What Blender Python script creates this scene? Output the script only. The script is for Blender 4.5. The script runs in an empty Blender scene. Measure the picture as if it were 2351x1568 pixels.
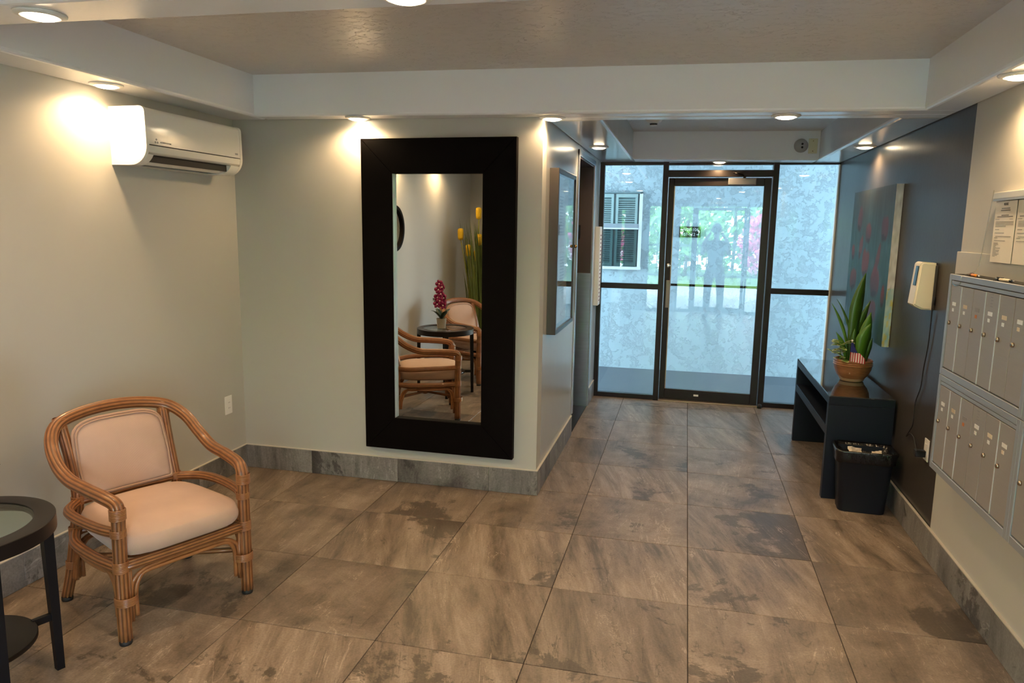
import bpy, bmesh, math, random
from mathutils import Vector, Matrix, noise
random.seed(7)
PI = math.pi
R = math.radians
scene = bpy.context.scene
COL = scene.collection

# ------------------------------------------------------------------ camera
cd = bpy.data.cameras.new('camera'); cam = bpy.data.objects.new('camera', cd); COL.objects.link(cam)
yaw, pit, rol = 0.232267, -0.157262, 0.0156335
f_ = Vector((-math.sin(yaw)*math.cos(pit), math.cos(yaw)*math.cos(pit), math.sin(pit)))
r_ = Vector((math.cos(yaw), math.sin(yaw), 0)); u_ = r_.cross(f_)
rr = math.cos(rol)*r_ + math.sin(rol)*u_; uu = -math.sin(rol)*r_ + math.cos(rol)*u_
m = Matrix((rr, uu, -f_)).transposed().to_4x4(); m.translation = Vector((-0.08722, -2.48371, 1.6464))
cam.matrix_world = m
cd.sensor_width = 36.0; cd.lens = 36.0*1662.255/2351.0; cd.clip_start = 0.05
scene.camera = cam

# ------------------------------------------------------------------ world, sun, exposure
scene.view_settings.view_transform = 'Standard'
scene.view_settings.look = 'None'
scene.view_settings.exposure = 1.95
scene.view_settings.gamma = 1.0
scene.view_settings.use_curve_mapping = False
SKY = 10.0
w = bpy.data.worlds.new('world'); scene.world = w; w.use_nodes = True
bg = w.node_tree.nodes['Background']; bg.inputs[0].default_value = (0.74, 0.87, 1.0, 1); bg.inputs[1].default_value = SKY
sl = bpy.data.lights.new('sun', 'SUN'); sl.energy = 3.5; sl.angle = R(3); sl.color = (1, .95, .87)
so = bpy.data.objects.new('sun', sl); COL.objects.link(so); so.rotation_euler = (R(-28), R(12), 0)
def portal(loc, rot, sx, sy):
    l = bpy.data.lights.new('portal', 'AREA'); l.shape = 'RECTANGLE'; l.size = sx; l.size_y = sy
    l.cycles.is_portal = True
    o = bpy.data.objects.new('portal', l); COL.objects.link(o); o.location = loc; o.rotation_euler = rot
portal((-.015, -3.42, 1.08), (R(90), 0, 0), 1.72, 2.15)         # the glazed entrance behind the viewpoint
portal((4.6, 5.37, 1.2), (R(90), 0, R(90)), 1.5, 2.4)          # open right end of the walkway
portal((-4.2, 5.37, 1.2), (R(90), 0, R(-90)), 1.5, 2.4)        # open left end of the walkway
LAMP_W = 8.5
LAMP_C = (1.0, .68, .36)

# ------------------------------------------------------------------ materials
def new_mat(name):
    mt = bpy.data.materials.new(name); mt.use_nodes = True
    nt = mt.node_tree; b = nt.nodes['Principled BSDF']
    return mt, nt, b
def N(nt, t, **kw):
    n = nt.nodes.new(t)
    for k, v in kw.items():
        if k.startswith('i_'):
            key = k[2:].replace('_', ' ')
            n.inputs[key].default_value = v
        else: setattr(n, k, v)
    return n
def mat(name, col, rough=.5, metal=0.0, spec=.5, var=0.0, vscale=8.0, bump=0.0, bscale=60.0, coat=0.0, stretch=None, sheen=0.0):
    mt, nt, b = new_mat(name)
    b.inputs['Base Color'].default_value = (*col, 1); b.inputs['Roughness'].default_value = rough
    b.inputs['Metallic'].default_value = metal; b.inputs['Specular IOR Level'].default_value = spec
    b.inputs['Coat Weight'].default_value = coat; b.inputs['Sheen Weight'].default_value = sheen
    tc = N(nt, 'ShaderNodeTexCoord'); mp = N(nt, 'ShaderNodeMapping')
    if stretch: mp.inputs['Scale'].default_value = stretch
    nt.links.new(tc.outputs['Object'], mp.inputs[0])
    if var:
        n = N(nt, 'ShaderNodeTexNoise', i_Scale=vscale, i_Detail=4.0)
        nt.links.new(mp.outputs[0], n.inputs['Vector'])
        mx = N(nt, 'ShaderNodeMix', data_type='RGBA')
        mx.inputs[6].default_value = (*[c*(1-var) for c in col], 1); mx.inputs[7].default_value = (*[min(1, c*(1+var)) for c in col], 1)
        nt.links.new(n.outputs['Fac'], mx.inputs[0]); nt.links.new(mx.outputs[2], b.inputs['Base Color'])
    if bump:
        n = N(nt, 'ShaderNodeTexNoise', i_Scale=bscale, i_Detail=3.0)
        nt.links.new(mp.outputs[0], n.inputs['Vector'])
        bp = N(nt, 'ShaderNodeBump', i_Strength=bump, i_Distance=.01)
        nt.links.new(n.outputs['Fac'], bp.inputs['Height']); nt.links.new(bp.outputs[0], b.inputs['Normal'])
    return mt
def glass_mat(name, tint=(1, 1, 1), rough=0.0, boost=1.0):
    mt = bpy.data.materials.new(name); mt.use_nodes = True; nt = mt.node_tree; nt.nodes.clear()
    out = N(nt, 'ShaderNodeOutputMaterial'); mix = N(nt, 'ShaderNodeMixShader')
    tr = N(nt, 'ShaderNodeBsdfTransparent'); tr.inputs[0].default_value = (*tint, 1)
    gl = N(nt, 'ShaderNodeBsdfGlossy'); gl.inputs['Roughness'].default_value = rough
    lw = N(nt, 'ShaderNodeLayerWeight'); lw.inputs['Blend'].default_value = .5
    pw = N(nt, 'ShaderNodeMath', operation='POWER'); pw.inputs[1].default_value = 5
    ma = N(nt, 'ShaderNodeMath', operation='MULTIPLY_ADD'); ma.inputs[1].default_value = .95; ma.inputs[2].default_value = .045*boost
    nt.links.new(lw.outputs['Facing'], pw.inputs[0]); nt.links.new(pw.outputs[0], ma.inputs[0])
    nt.links.new(ma.outputs[0], mix.inputs[0]); nt.links.new(tr.outputs[0], mix.inputs[1]); nt.links.new(gl.outputs[0], mix.inputs[2])
    nt.links.new(mix.outputs[0], out.inputs[0]); return mt
def emit_mat(name, col, s):
    mt, nt, b = new_mat(name)
    b.inputs['Base Color'].default_value = (*col, 1); b.inputs['Emission Color'].default_value = (*col, 1); b.inputs['Emission Strength'].default_value = s
    return mt
def stone_mat(name, dark, mid, light, rough=.38, axis=(7.0, 1.0, 1.0), rotz=.05):
    mt, nt, b = new_mat(name); L = nt.links.new
    tc = N(nt, 'ShaderNodeTexCoord'); oi = N(nt, 'ShaderNodeObjectInfo')
    off = N(nt, 'ShaderNodeVectorMath', operation='SCALE'); cmb = N(nt, 'ShaderNodeCombineXYZ')
    L(oi.outputs['Random'], cmb.inputs[0])
    m2 = N(nt, 'ShaderNodeMath', operation='MULTIPLY'); m2.inputs[1].default_value = 7.31; L(oi.outputs['Random'], m2.inputs[0])
    m3 = N(nt, 'ShaderNodeMath', operation='FRACT'); L(m2.outputs[0], m3.inputs[0]); L(m3.outputs[0], cmb.inputs[1]); L(m3.outputs[0], cmb.inputs[2])
    L(cmb.outputs[0], off.inputs[0]); off.inputs['Scale'].default_value = 43.0
    # streak direction: each piece turned a little differently
    ang = N(nt, 'ShaderNodeMath', operation='MULTIPLY_ADD'); ang.inputs[1].default_value = -.5; ang.inputs[2].default_value = rotz+.08
    L(m3.outputs[0], ang.inputs[0])
    vr = N(nt, 'ShaderNodeVectorRotate', rotation_type='Z_AXIS'); L(tc.outputs['Object'], vr.inputs['Vector']); L(ang.outputs[0], vr.inputs['Angle'])
    add = N(nt, 'ShaderNodeVectorMath', operation='ADD'); L(vr.outputs[0], add.inputs[0]); L(off.outputs[0], add.inputs[1])
    mp = N(nt, 'ShaderNodeMapping'); mp.inputs['Scale'].default_value = axis; L(add.outputs[0], mp.inputs[0])
    n1 = N(nt, 'ShaderNodeTexNoise', i_Scale=1.3, i_Detail=10.0, i_Roughness=.72, i_Distortion=.35); L(mp.outputs[0], n1.inputs['Vector'])
    n2 = N(nt, 'ShaderNodeTexNoise', i_Scale=3.4, i_Detail=9.0, i_Roughness=.72, i_Distortion=.4); L(add.outputs[0], n2.inputs['Vector'])
    # calm pieces follow the soft mottling, lively ones the streaks
    lv = N(nt, 'ShaderNodeMapRange'); lv.inputs['From Min'].default_value = .15; lv.inputs['From Max'].default_value = .75; lv.inputs['To Min'].default_value = .25; lv.inputs['To Max'].default_value = .95; L(m3.outputs[0], lv.inputs['Value'])
    nm = N(nt, 'ShaderNodeMix', data_type='FLOAT'); L(lv.outputs[0], nm.inputs[0]); L(n2.outputs['Fac'], nm.inputs[2]); L(n1.outputs['Fac'], nm.inputs[3])
    cr = N(nt, 'ShaderNodeValToRGB'); e = cr.color_ramp.elements
    e[0].position = .36; e[0].color = (*dark, 1); e[1].position = .66; e[1].color = (*light, 1)
    k = cr.color_ramp.elements.new(.45); k.color = (*[a*.35+b_*.65 for a, b_ in zip(dark, mid)], 1)
    k = cr.color_ramp.elements.new(.51); k.color = (*mid, 1)
    L(nm.outputs[0], cr.inputs[0])
    # dark mineral blotches, only here and there
    n5 = N(nt, 'ShaderNodeTexNoise', i_Scale=1.15, i_Detail=9.0, i_Roughness=.70, i_Distortion=.3); L(add.outputs[0], n5.inputs['Vector'])
    thr = N(nt, 'ShaderNodeValToRGB'); e = thr.color_ramp.elements; e[0].position = .572; e[0].color = (0, 0, 0, 1); e[1].position = .592; e[1].color = (1, 1, 1, 1)
    L(n5.outputs['Fac'], thr.inputs[0])
    dk = N(nt, 'ShaderNodeMix', data_type='RGBA', blend_type='MIX'); dk.inputs[7].default_value = (*[c*.62 for c in dark], 1)
    mm = N(nt, 'ShaderNodeMath', operation='MULTIPLY'); mm.inputs[1].default_value = .72; L(thr.outputs[0], mm.inputs[0]); L(mm.outputs[0], dk.inputs[0]); L(cr.outputs[0], dk.inputs[6])
    # thin pale veins running with the streaks
    mp2 = N(nt, 'ShaderNodeMapping'); mp2.inputs['Scale'].default_value = (4.0, .6, 1); L(add.outputs[0], mp2.inputs[0])
    n3 = N(nt, 'ShaderNodeTexNoise', i_Scale=1.5, i_Detail=5.0, i_Roughness=.6, i_Distortion=1.2); L(mp2.outputs[0], n3.inputs['Vector'])
    sb = N(nt, 'ShaderNodeMath', operation='SUBTRACT'); sb.inputs[1].default_value = .53; L(n3.outputs['Fac'], sb.inputs[0])
    ab = N(nt, 'ShaderNodeMath', operation='ABSOLUTE'); L(sb.outputs[0], ab.inputs[0])
    vn = N(nt, 'ShaderNodeMapRange'); vn.inputs['From Min'].default_value = .006; vn.inputs['From Max'].default_value = .0; vn.inputs['To Max'].default_value = .55
    L(ab.outputs[0], vn.inputs['Value'])
    # veins fade in and out
    ga = N(nt, 'ShaderNodeMapRange'); ga.inputs['From Min'].default_value = .47; ga.inputs['From Max'].default_value = .56; L(n2.outputs['Fac'], ga.inputs['Value'])
    vm = N(nt, 'ShaderNodeMath', operation='MULTIPLY'); L(vn.outputs[0], vm.inputs[0]); L(ga.outputs[0], vm.inputs[1])
    vx = N(nt, 'ShaderNodeMix', data_type='RGBA'); vx.inputs[7].default_value = (*[min(1, c*1.75) for c in light], 1); L(vm.outputs[0], vx.inputs[0])
    # matching dark hairlines
    sb2 = N(nt, 'ShaderNodeMath', operation='SUBTRACT'); sb2.inputs[1].default_value = .485; L(n3.outputs['Fac'], sb2.inputs[0])
    ab2 = N(nt, 'ShaderNodeMath', operation='ABSOLUTE'); L(sb2.outputs[0], ab2.inputs[0])
    v2 = N(nt, 'ShaderNodeMapRange'); v2.inputs['From Min'].default_value = .009; v2.inputs['From Max'].default_value = .0; v2.inputs['To Max'].default_value = .75; L(ab2.outputs[0], v2.inputs['Value'])
    g2 = N(nt, 'ShaderNodeMapRange'); g2.inputs['From Min'].default_value = .52; g2.inputs['From Max'].default_value = .44; L(n2.outputs['Fac'], g2.inputs['Value'])
    vm2 = N(nt, 'ShaderNodeMath', operation='MULTIPLY'); L(v2.outputs[0], vm2.inputs[0]); L(g2.outputs[0], vm2.inputs[1])
    dx_ = N(nt, 'ShaderNodeMix', data_type='RGBA'); dx_.inputs[7].default_value = (*[c*.8 for c in dark], 1); L(vm2.outputs[0], dx_.inputs[0]); L(dk.outputs[2], dx_.inputs[6]); L(dx_.outputs[2], vx.inputs[6])
    # per piece value shift
    hv = N(nt, 'ShaderNodeHueSaturation'); mr = N(nt, 'ShaderNodeMapRange'); mr.inputs['To Min'].default_value = .86; mr.inputs['To Max'].default_value = 1.13
    L(oi.outputs['Random'], mr.inputs['Value']); L(mr.outputs[0], hv.inputs['Value']); L(vx.outputs[2], hv.inputs['Color'])
    # fine speckle
    n4 = N(nt, 'ShaderNodeTexNoise', i_Scale=110.0, i_Detail=2.0); L(tc.outputs['Object'], n4.inputs['Vector'])
    sp = N(nt, 'ShaderNodeMapRange'); sp.inputs['From Min'].default_value = .3; sp.inputs['From Max'].default_value = .7; sp.inputs['To Min'].default_value = .86; sp.inputs['To Max'].default_value = 1.14
    L(n4.outputs['Fac'], sp.inputs['Value'])
    ml = N(nt, 'ShaderNodeVectorMath', operation='SCALE'); L(hv.outputs[0], ml.inputs[0]); L(sp.outputs[0], ml.inputs['Scale'])
    L(ml.outputs[0], b.inputs['Base Color']); b.inputs['Roughness'].default_value = rough; b.inputs['Specular IOR Level'].default_value = .45
    bp = N(nt, 'ShaderNodeBump', i_Strength=.25, i_Distance=.004); L(n2.outputs['Fac'], bp.inputs['Height'])
    bp2 = N(nt, 'ShaderNodeBump', i_Strength=.25, i_Distance=.002); L(n4.outputs['Fac'], bp2.inputs['Height']); L(bp.outputs[0], bp2.inputs['Normal']); L(bp2.outputs[0], b.inputs['Normal'])
    return mt
def paint_mat(name, col, rough, peel=.06, spec=.5, scale=35.0):
    """rolled wall paint with a slight orange peel"""
    mt, nt, b = new_mat(name); L = nt.links.new
    tc = N(nt, 'ShaderNodeTexCoord')
    b.inputs['Base Color'].default_value = (*col, 1); b.inputs['Roughness'].default_value = rough; b.inputs['Specular IOR Level'].default_value = spec
    n = N(nt, 'ShaderNodeTexNoise', i_Scale=scale, i_Detail=3.0); L(tc.outputs['Object'], n.inputs['Vector'])
    n2 = N(nt, 'ShaderNodeTexNoise', i_Scale=2.2, i_Detail=2.0); L(tc.outputs['Object'], n2.inputs['Vector'])
    bp = N(nt, 'ShaderNodeBump', i_Strength=peel, i_Distance=.006); L(n.outputs['Fac'], bp.inputs['Height'])
    bp2 = N(nt, 'ShaderNodeBump', i_Strength=.25, i_Distance=.012); L(n2.outputs['Fac'], bp2.inputs['Height']); L(bp.outputs[0], bp2.inputs['Normal'])
    L(bp2.outputs[0], b.inputs['Normal']); return mt
def ceiling_mat():
    """knock-down textured ceiling"""
    mt, nt, b = new_mat('knockdown_ceiling'); L = nt.links.new
    tc = N(nt, 'ShaderNodeTexCoord'); mp = N(nt, 'ShaderNodeMapping'); mp.inputs['Scale'].default_value = (1.0, 1.7, 1); mp.inputs['Rotation'].default_value = (0, 0, .25)
    L(tc.outputs['Object'], mp.inputs[0])
    n = N(nt, 'ShaderNodeTexNoise', i_Scale=13.0, i_Detail=4.0, i_Roughness=.6, i_Distortion=1.4); L(mp.outputs[0], n.inputs['Vector'])
    cr = N(nt, 'ShaderNodeValToRGB'); e = cr.color_ramp.elements; e[0].position = .55; e[0].color = (0, 0, 0, 1); e[1].position = .60; e[1].color = (1, 1, 1, 1)
    L(n.outputs['Fac'], cr.inputs[0])
    bp = N(nt, 'ShaderNodeBump', i_Strength=.7, i_Distance=.005); L(cr.outputs[0], bp.inputs['Height']); L(bp.outputs[0], b.inputs['Normal'])
    b.inputs['Base Color'].default_value = (.60, .565, .54, 1); b.inputs['Roughness'].default_value = .36
    return mt
def stucco_mat():
    mt, nt, b = new_mat('rough_stucco'); L = nt.links.new
    tc = N(nt, 'ShaderNodeTexCoord')
    n = N(nt, 'ShaderNodeTexNoise', i_Scale=11.0, i_Detail=9.0, i_Roughness=.72, i_Distortion=.25); L(tc.outputs['Object'], n.inputs['Vector'])
    cr = N(nt, 'ShaderNodeValToRGB'); e = cr.color_ramp.elements; e[0].position = .50; e[0].color = (0, 0, 0, 1); e[1].position = .60; e[1].color = (1, 1, 1, 1)
    L(n.outputs['Fac'], cr.inputs[0])
    n2 = N(nt, 'ShaderNodeTexNoise', i_Scale=26.0, i_Detail=5.0, i_Roughness=.6); L(tc.outputs['Object'], n2.inputs['Vector'])
    b0 = N(nt, 'ShaderNodeBump', i_Strength=.22, i_Distance=.010); L(n2.outputs['Fac'], b0.inputs['Height'])
    bp = N(nt, 'ShaderNodeBump', i_Strength=.8, i_Distance=.011); L(cr.outputs[0], bp.inputs['Height']); L(b0.outputs[0], bp.inputs['Normal']); L(bp.outputs[0], b.inputs['Normal'])
    b.inputs['Base Color'].default_value = (.42, .50, .53, 1); b.inputs['Roughness'].default_value = .75
    return mt
def rattan_mat():
    mt, nt, b = new_mat('rattan'); L = nt.links.new
    at = N(nt, 'ShaderNodeAttribute', attribute_name='groove')
    tc = N(nt, 'ShaderNodeTexCoord'); n = N(nt, 'ShaderNodeTexNoise', i_Scale=26.0, i_Detail=5.0); L(tc.outputs['Object'], n.inputs['Vector'])
    c1 = N(nt, 'ShaderNodeMix', data_type='RGBA'); c1.inputs[6].default_value = (.155, .053, .016, 1); c1.inputs[7].default_value = (.39, .16, .052, 1); L(n.outputs['Fac'], c1.inputs[0])
    c2 = N(nt, 'ShaderNodeMix', data_type='RGBA'); c2.inputs[7].default_value = (.055, .018, .006, 1); L(at.outputs['Fac'], c2.inputs[0]); L(c1.outputs[2], c2.inputs[6])
    L(c2.outputs[2], b.inputs['Base Color']); b.inputs['Roughness'].default_value = .38; b.inputs['Coat Weight'].default_value = .25
    return mt
def fabric_mat(name, col):
    mt, nt, b = new_mat(name); L = nt.links.new
    tc = N(nt, 'ShaderNodeTexCoord')
    w1 = N(nt, 'ShaderNodeTexWave', i_Scale=140.0, i_Distortion=.6, i_Detail=1.0); L(tc.outputs['Object'], w1.inputs['Vector'])
    n = N(nt, 'ShaderNodeTexNoise', i_Scale=9.0, i_Detail=5.0); L(tc.outputs['Object'], n.inputs['Vector'])
    mx = N(nt, 'ShaderNodeMix', data_type='RGBA'); mx.inputs[6].default_value = (*[c*.86 for c in col], 1); mx.inputs[7].default_value = (*[min(1, c*1.1) for c in col], 1)
    L(n.outputs['Fac'], mx.inputs[0]); L(mx.outputs[2], b.inputs['Base Color'])
    bp = N(nt, 'ShaderNodeBump', i_Strength=.25, i_Distance=.001); L(w1.outputs['Fac'], bp.inputs['Height']); L(bp.outputs[0], b.inputs['Normal'])
    b.inputs['Roughness'].default_value = .85; b.inputs['Sheen Weight'].default_value = .2; return mt
def attr_mat(name, attr='col', rough=.6, spec=.3):
    mt, nt, b = new_mat(name); at = N(nt, 'ShaderNodeAttribute', attribute_name=attr)
    nt.links.new(at.outputs['Color'], b.inputs['Base Color']); b.inputs['Roughness'].default_value = rough; b.inputs['Specular IOR Level'].default_value = spec
    return mt

M = {}
M['wall'] = paint_mat('warm_grey_wall_paint', (.465, .45, .405), .55)
M['wall_gloss'] = paint_mat('satin_grey_wall_paint', (.44, .435, .415), .24)
M['wall_dark'] = paint_mat('charcoal_satin_paint', (.054, .047, .042), .28, spec=.16)
M['wall_light'] = paint_mat('light_greige_paint', (.50, .48, .43), .5)
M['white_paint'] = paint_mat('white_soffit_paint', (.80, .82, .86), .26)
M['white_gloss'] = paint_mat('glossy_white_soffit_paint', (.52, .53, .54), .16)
M['ceiling'] = ceiling_mat()
M['tile'] = stone_mat('stone_look_floor_tile', (.085, .063, .044), (.212, .157, .114), (.33, .255, .195))
M['base_tile'] = stone_mat('stone_look_baseboard_tile', (.06, .056, .052), (.20, .19, .178), (.31, .295, .28), axis=(3.5, 3.5, .8), rotz=0)
M['grout'] = mat('dark_grout', (.028, .022, .017), .9)
M['strip'] = mat('cream_caulk', (.55, .50, .42), .5)
M['stucco'] = stucco_mat()
M['concrete'] = mat('walkway_concrete', (.065, .075, .085), .55, var=.12, vscale=3, bump=.1)
M['white'] = mat('white_plastic', (.80, .79, .75), .3)
M['white_trim'] = mat('white_metal_trim', (.72, .72, .70), .4)
M['ac_white'] = mat('glossy_white_plastic', (.80, .77, .70), .12)
M['ac_vent'] = mat('black_vent_interior', (.008, .008, .008), .6)
M['grey'] = mat('grey_plastic', (.35, .35, .34), .5)
M['frame_black'] = mat('espresso_wood_frame', (.0028, .0019, .0018), .6, spec=.06, var=.25, vscale=30, stretch=(1, 12, 1))
M['mirror'] = mat('mirror_silver', (.80, .80, .74), .01, metal=1)
M['bronze'] = mat('dark_bronze_aluminium', (.018, .013, .011), .35, metal=.6)
M['bronze_light'] = mat('worn_and_lit_bronze', (.33, .25, .18), .35, metal=.8)  # threshold metal; also colours the reflection strip on the door leaf
M['steel'] = mat('brushed_stainless', (.42, .44, .47), .32, metal=1, var=.12, vscale=6, stretch=(1, 1, 14))
M['elev_brown'] = mat('brown_painted_steel', (.055, .040, .034), .4)
M['granite'] = mat('black_granite', (.012, .012, .014), .25, var=.5, vscale=90)
M['glass'] = glass_mat('clear_glass', (.975, .985, .985))
M['acrylic'] = glass_mat('clear_acrylic', (.995, .995, .99), boost=.4)
[n for n in M['acrylic'].node_tree.nodes if n.type == 'MATH' and n.operation == 'MULTIPLY_ADD'][0].inputs[1].default_value = .03
M['glass_front'] = glass_mat('entrance_glass', (.86, .95, .97), boost=1.0)
M['glass_case'] = glass_mat('case_glass', (.95, .97, .97), boost=1.6)
M['lamp'] = emit_mat('lit_lamp_lens', (1.0, .80, .52), 9.0)
M['rattan'] = rattan_mat()
M['fabric'] = fabric_mat('peach_fabric', (.49, .325, .245))
M['piping'] = fabric_mat('piping_fabric', (.42, .26, .18))
M['black_rubber'] = mat('black_rubber', (.01, .01, .01), .6)
M['espresso'] = mat('espresso_veneer', (.0065, .0045, .0045), .35, spec=.3, var=.2, vscale=40)
M['table_leg'] = mat('black_lacquered_wood', (.004, .0045, .0065), .4, spec=.25)
M['console'] = mat('black_brown_laminate', (.0040, .0062, .0125), .42, spec=.25, var=.25, vscale=25, stretch=(1, 1, 6))
M['console_glass'] = mat('black_backed_glass_top', (.012, .014, .014), .03, spec=.9, coat=1)
M['bin'] = mat('black_bin_plastic', (.005, .007, .012), .45, spec=.3)
M['bag'] = mat('glossy_black_bin_liner', (.005, .005, .006), .2, bump=.5, bscale=28, spec=.45)
M['paper'] = mat('white_paper', (.88, .82, .75), .7)
M['paper_cream'] = mat('cream_paper', (.70, .60, .46), .7)
M['ink'] = mat('printed_ink', (.06, .055, .055), .7)
M['ink_grey'] = mat('grey_print', (.28, .27, .26), .6)
M['tan_label'] = mat('yellowed_label_strip', (.62, .50, .34), .5)
M['orange'] = mat('orange_sticker', (.55, .17, .03), .5)
M['mail_frame'] = mat('anodised_mailbox_frame', (.36, .38, .41), .40, metal=.35)
M['mail_door'] = mat('brushed_mailbox_door', (.36, .33, .305), .48, metal=.3, var=.06, vscale=10, stretch=(1, 1, 20))
M['mail_edge'] = mat('door_edge_highlight', (.70, .70, .68), .3, metal=.5)
M['mail_gap'] = mat('dark_gap', (.012, .012, .012), .8)
M['lock'] = mat('lock_nickel', (.45, .38, .30), .25, metal=1)
M['disp'] = mat('cream_dispenser_plastic', (.78, .70, .55), .3)
M['disp_win'] = mat('smoked_blue_window', (.03, .06, .09), .12)
M['disp_back'] = mat('dark_dispenser_backplate', (.05, .045, .04), .5)
M['cable'] = mat('black_cable', (.012, .012, .014), .5)
M['wood_bowl'] = mat('carved_wood_bowl', (.30, .125, .048), .35, var=.45, vscale=9, stretch=(3, 3, 14), coat=.4)
M['wood_bowl_light'] = mat('pale_bowl_foot', (.50, .33, .18), .4)
M['soil'] = mat('potting_soil', (.035, .02, .012), .95, bump=.6)
M['leaf'] = mat('dark_green_leaf', (.045, .115, .012), .32, var=.35, vscale=14)
M['leaf_mid'] = mat('mid_green_leaf', (.07, .18, .015), .35, var=.3, vscale=14)
M['varieg'] = mat('variegated_leaf_margin', (.55, .58, .25), .4)
M['orchid_leaf'] = mat('orchid_leaf_green', (.012, .035, .022), .35)
M['orchid'] = mat('magenta_petal', (.24, .007, .075), .5)
M['orchid_c'] = mat('white_petal_centre', (.85, .72, .74), .5)
M['pot_grey'] = mat('grey_cement_pot', (.30, .27, .22), .8, var=.15, vscale=20)
M['reed'] = mat('green_reed_blade', (.085, .12, .02), .5, var=.5, vscale=7)
M['reed_y'] = mat('yellow_green_reed', (.27, .27, .03), .5, var=.2)
M['yellow'] = mat('yellow_bottlebrush', (.75, .46, .01), .8, bump=.9, bscale=150)
M['brass'] = mat('brass', (.60, .40, .16), .25, metal=1)
M['chrome'] = mat('satin_chrome', (.70, .70, .70), .2, metal=1)
M['shutter'] = mat('sage_shutter_paint', (.33, .42, .40), .5)
M['win_dark'] = mat('screened_sash_paint', (.14, .20, .21), .5)
M['black'] = mat('black_sign_plate', (.006, .006, .007), .3)
M['sign_white'] = mat('white_sign_lettering', (.75, .78, .80), .5)
M['cream'] = mat('cream_cover_plate', (.66, .62, .42), .4)
M['camera_grey'] = mat('grey_camera_housing', (.36, .36, .37), .4)
M['porch'] = mat('porch_paving', (.24, .235, .22), .8, var=.1)
M['asphalt'] = mat('driveway_paving', (.30, .295, .29), .9, var=.1)
M['lawn'] = mat('lawn', (.10, .22, .03), .9, var=.5, vscale=5, bump=1, bscale=80)
M['hedge'] = mat('hedge_leaves', (.24, .55, .13), .6, var=.6, vscale=9)
M['bougain'] = mat('bougainvillea_bracts', (.75, .12, .32), .6, var=.4, vscale=9)
M['skin'] = mat('skin', (.55, .33, .24), .5)
M['hair'] = mat('dark_hair', (.02, .015, .012), .5)
M['shirt'] = mat('dark_grey_shirt', (.045, .05, .06), .8)
M['jeans'] = mat('dark_trousers', (.03, .035, .05), .8)

# ------------------------------------------------------------------ mesh helpers
def add_box(bm, x0, x1, y0, y1, z0, z1, bev=0.0, seg=2):
    vs = [bm.verts.new((x, y, z)) for z in (z0, z1) for y in (y0, y1) for x in (x0, x1)]
    fs = []
    for q in ((0, 2, 3, 1), (4, 5, 7, 6), (0, 1, 5, 4), (2, 6, 7, 3), (0, 4, 6, 2), (1, 3, 7, 5)):
        fs.append(bm.faces.new([vs[i] for i in q]))
    if bev:
        es = list({e for f in fs for e in f.edges})
        bmesh.ops.bevel(bm, geom=es, offset=bev, segments=seg, profile=.5, affect='EDGES')
    return vs
def box(x0, x1, y0, y1, z0, z1, bev=0.0, seg=2):
    bm = bmesh.new(); add_box(bm, x0, x1, y0, y1, z0, z1, bev, seg); return bm
def link(name, me, mt, parent=None, smooth=False):
    o = bpy.data.objects.new(name, me); COL.objects.link(o)
    if mt is not None and len(me.materials) == 0: me.materials.append(mt)
    if parent is not None: o.parent = parent
    if smooth:
        for p in me.polygons: p.use_smooth = True
    return o
def obj(name, bm, mt, parent=None, smooth=False):
    bmesh.ops.recalc_face_normals(bm, faces=bm.faces)
    me = bpy.data.meshes.new(name); bm.to_mesh(me); bm.free()
    return link(name, me, mt, parent, smooth)
def autosmooth(o, deg=35):
    me = o.data
    for p in me.polygons: p.use_smooth = True
    bm = bmesh.new(); bm.from_mesh(me)
    for e in bm.edges:
        if len(e.link_faces) == 2 and e.calc_face_angle(0) > R(deg): e.smooth = False
    bm.to_mesh(me); bm.free(); return o
def thing(name, label, cat, loc=(0, 0, 0), rotz=0, group=None):
    o = bpy.data.objects.new(name, None); COL.objects.link(o); o.location = loc; o.rotation_euler = (0, 0, rotz)
    o.empty_display_size = .1
    tag(o, label, cat, group); return o
def tag(o, label, cat, group=None):
    o['label'] = label; o['category'] = cat
    if group: o['group'] = group
    return o
def struct(name, bm, mt, parent=None, smooth=False):
    o = obj(name, bm, mt, parent, smooth)
    if parent is None: o['kind'] = 'structure'
    return o
def add_lathe(bm, prof, n=32, c=(0, 0, 0), cap0=True, cap1=True):
    rings = []
    for (r, z) in prof:
        rings.append([bm.verts.new((c[0]+r*math.cos(2*PI*i/n), c[1]+r*math.sin(2*PI*i/n), c[2]+z)) for i in range(n)])
    for a, b in zip(rings, rings[1:]):
        for i in range(n): bm.faces.new((a[i], a[(i+1) % n], b[(i+1) % n], b[i]))
    if cap0: bm.faces.new(rings[0][::-1])
    if cap1: bm.faces.new(rings[-1])
    return rings
def catmull(pts, sub=6):
    pts = [Vector(p) for p in pts]
    if len(pts) < 3: return pts
    out = []
    for i in range(len(pts)-1):
        p0 = pts[i-1] if i else pts[0]*2-pts[1]; p1 = pts[i]; p2 = pts[i+1]; p3 = pts[i+2] if i+2 < len(pts) else pts[-1]*2-pts[-2]
        for k in range(sub):
            t = k/sub
            out.append(.5*((2*p1)+(-p0+p2)*t+(2*p0-5*p1+4*p2-p3)*t*t+(-p0+3*p1-3*p2+p3)*t**3))
    out.append(pts[-1]); return out
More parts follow.
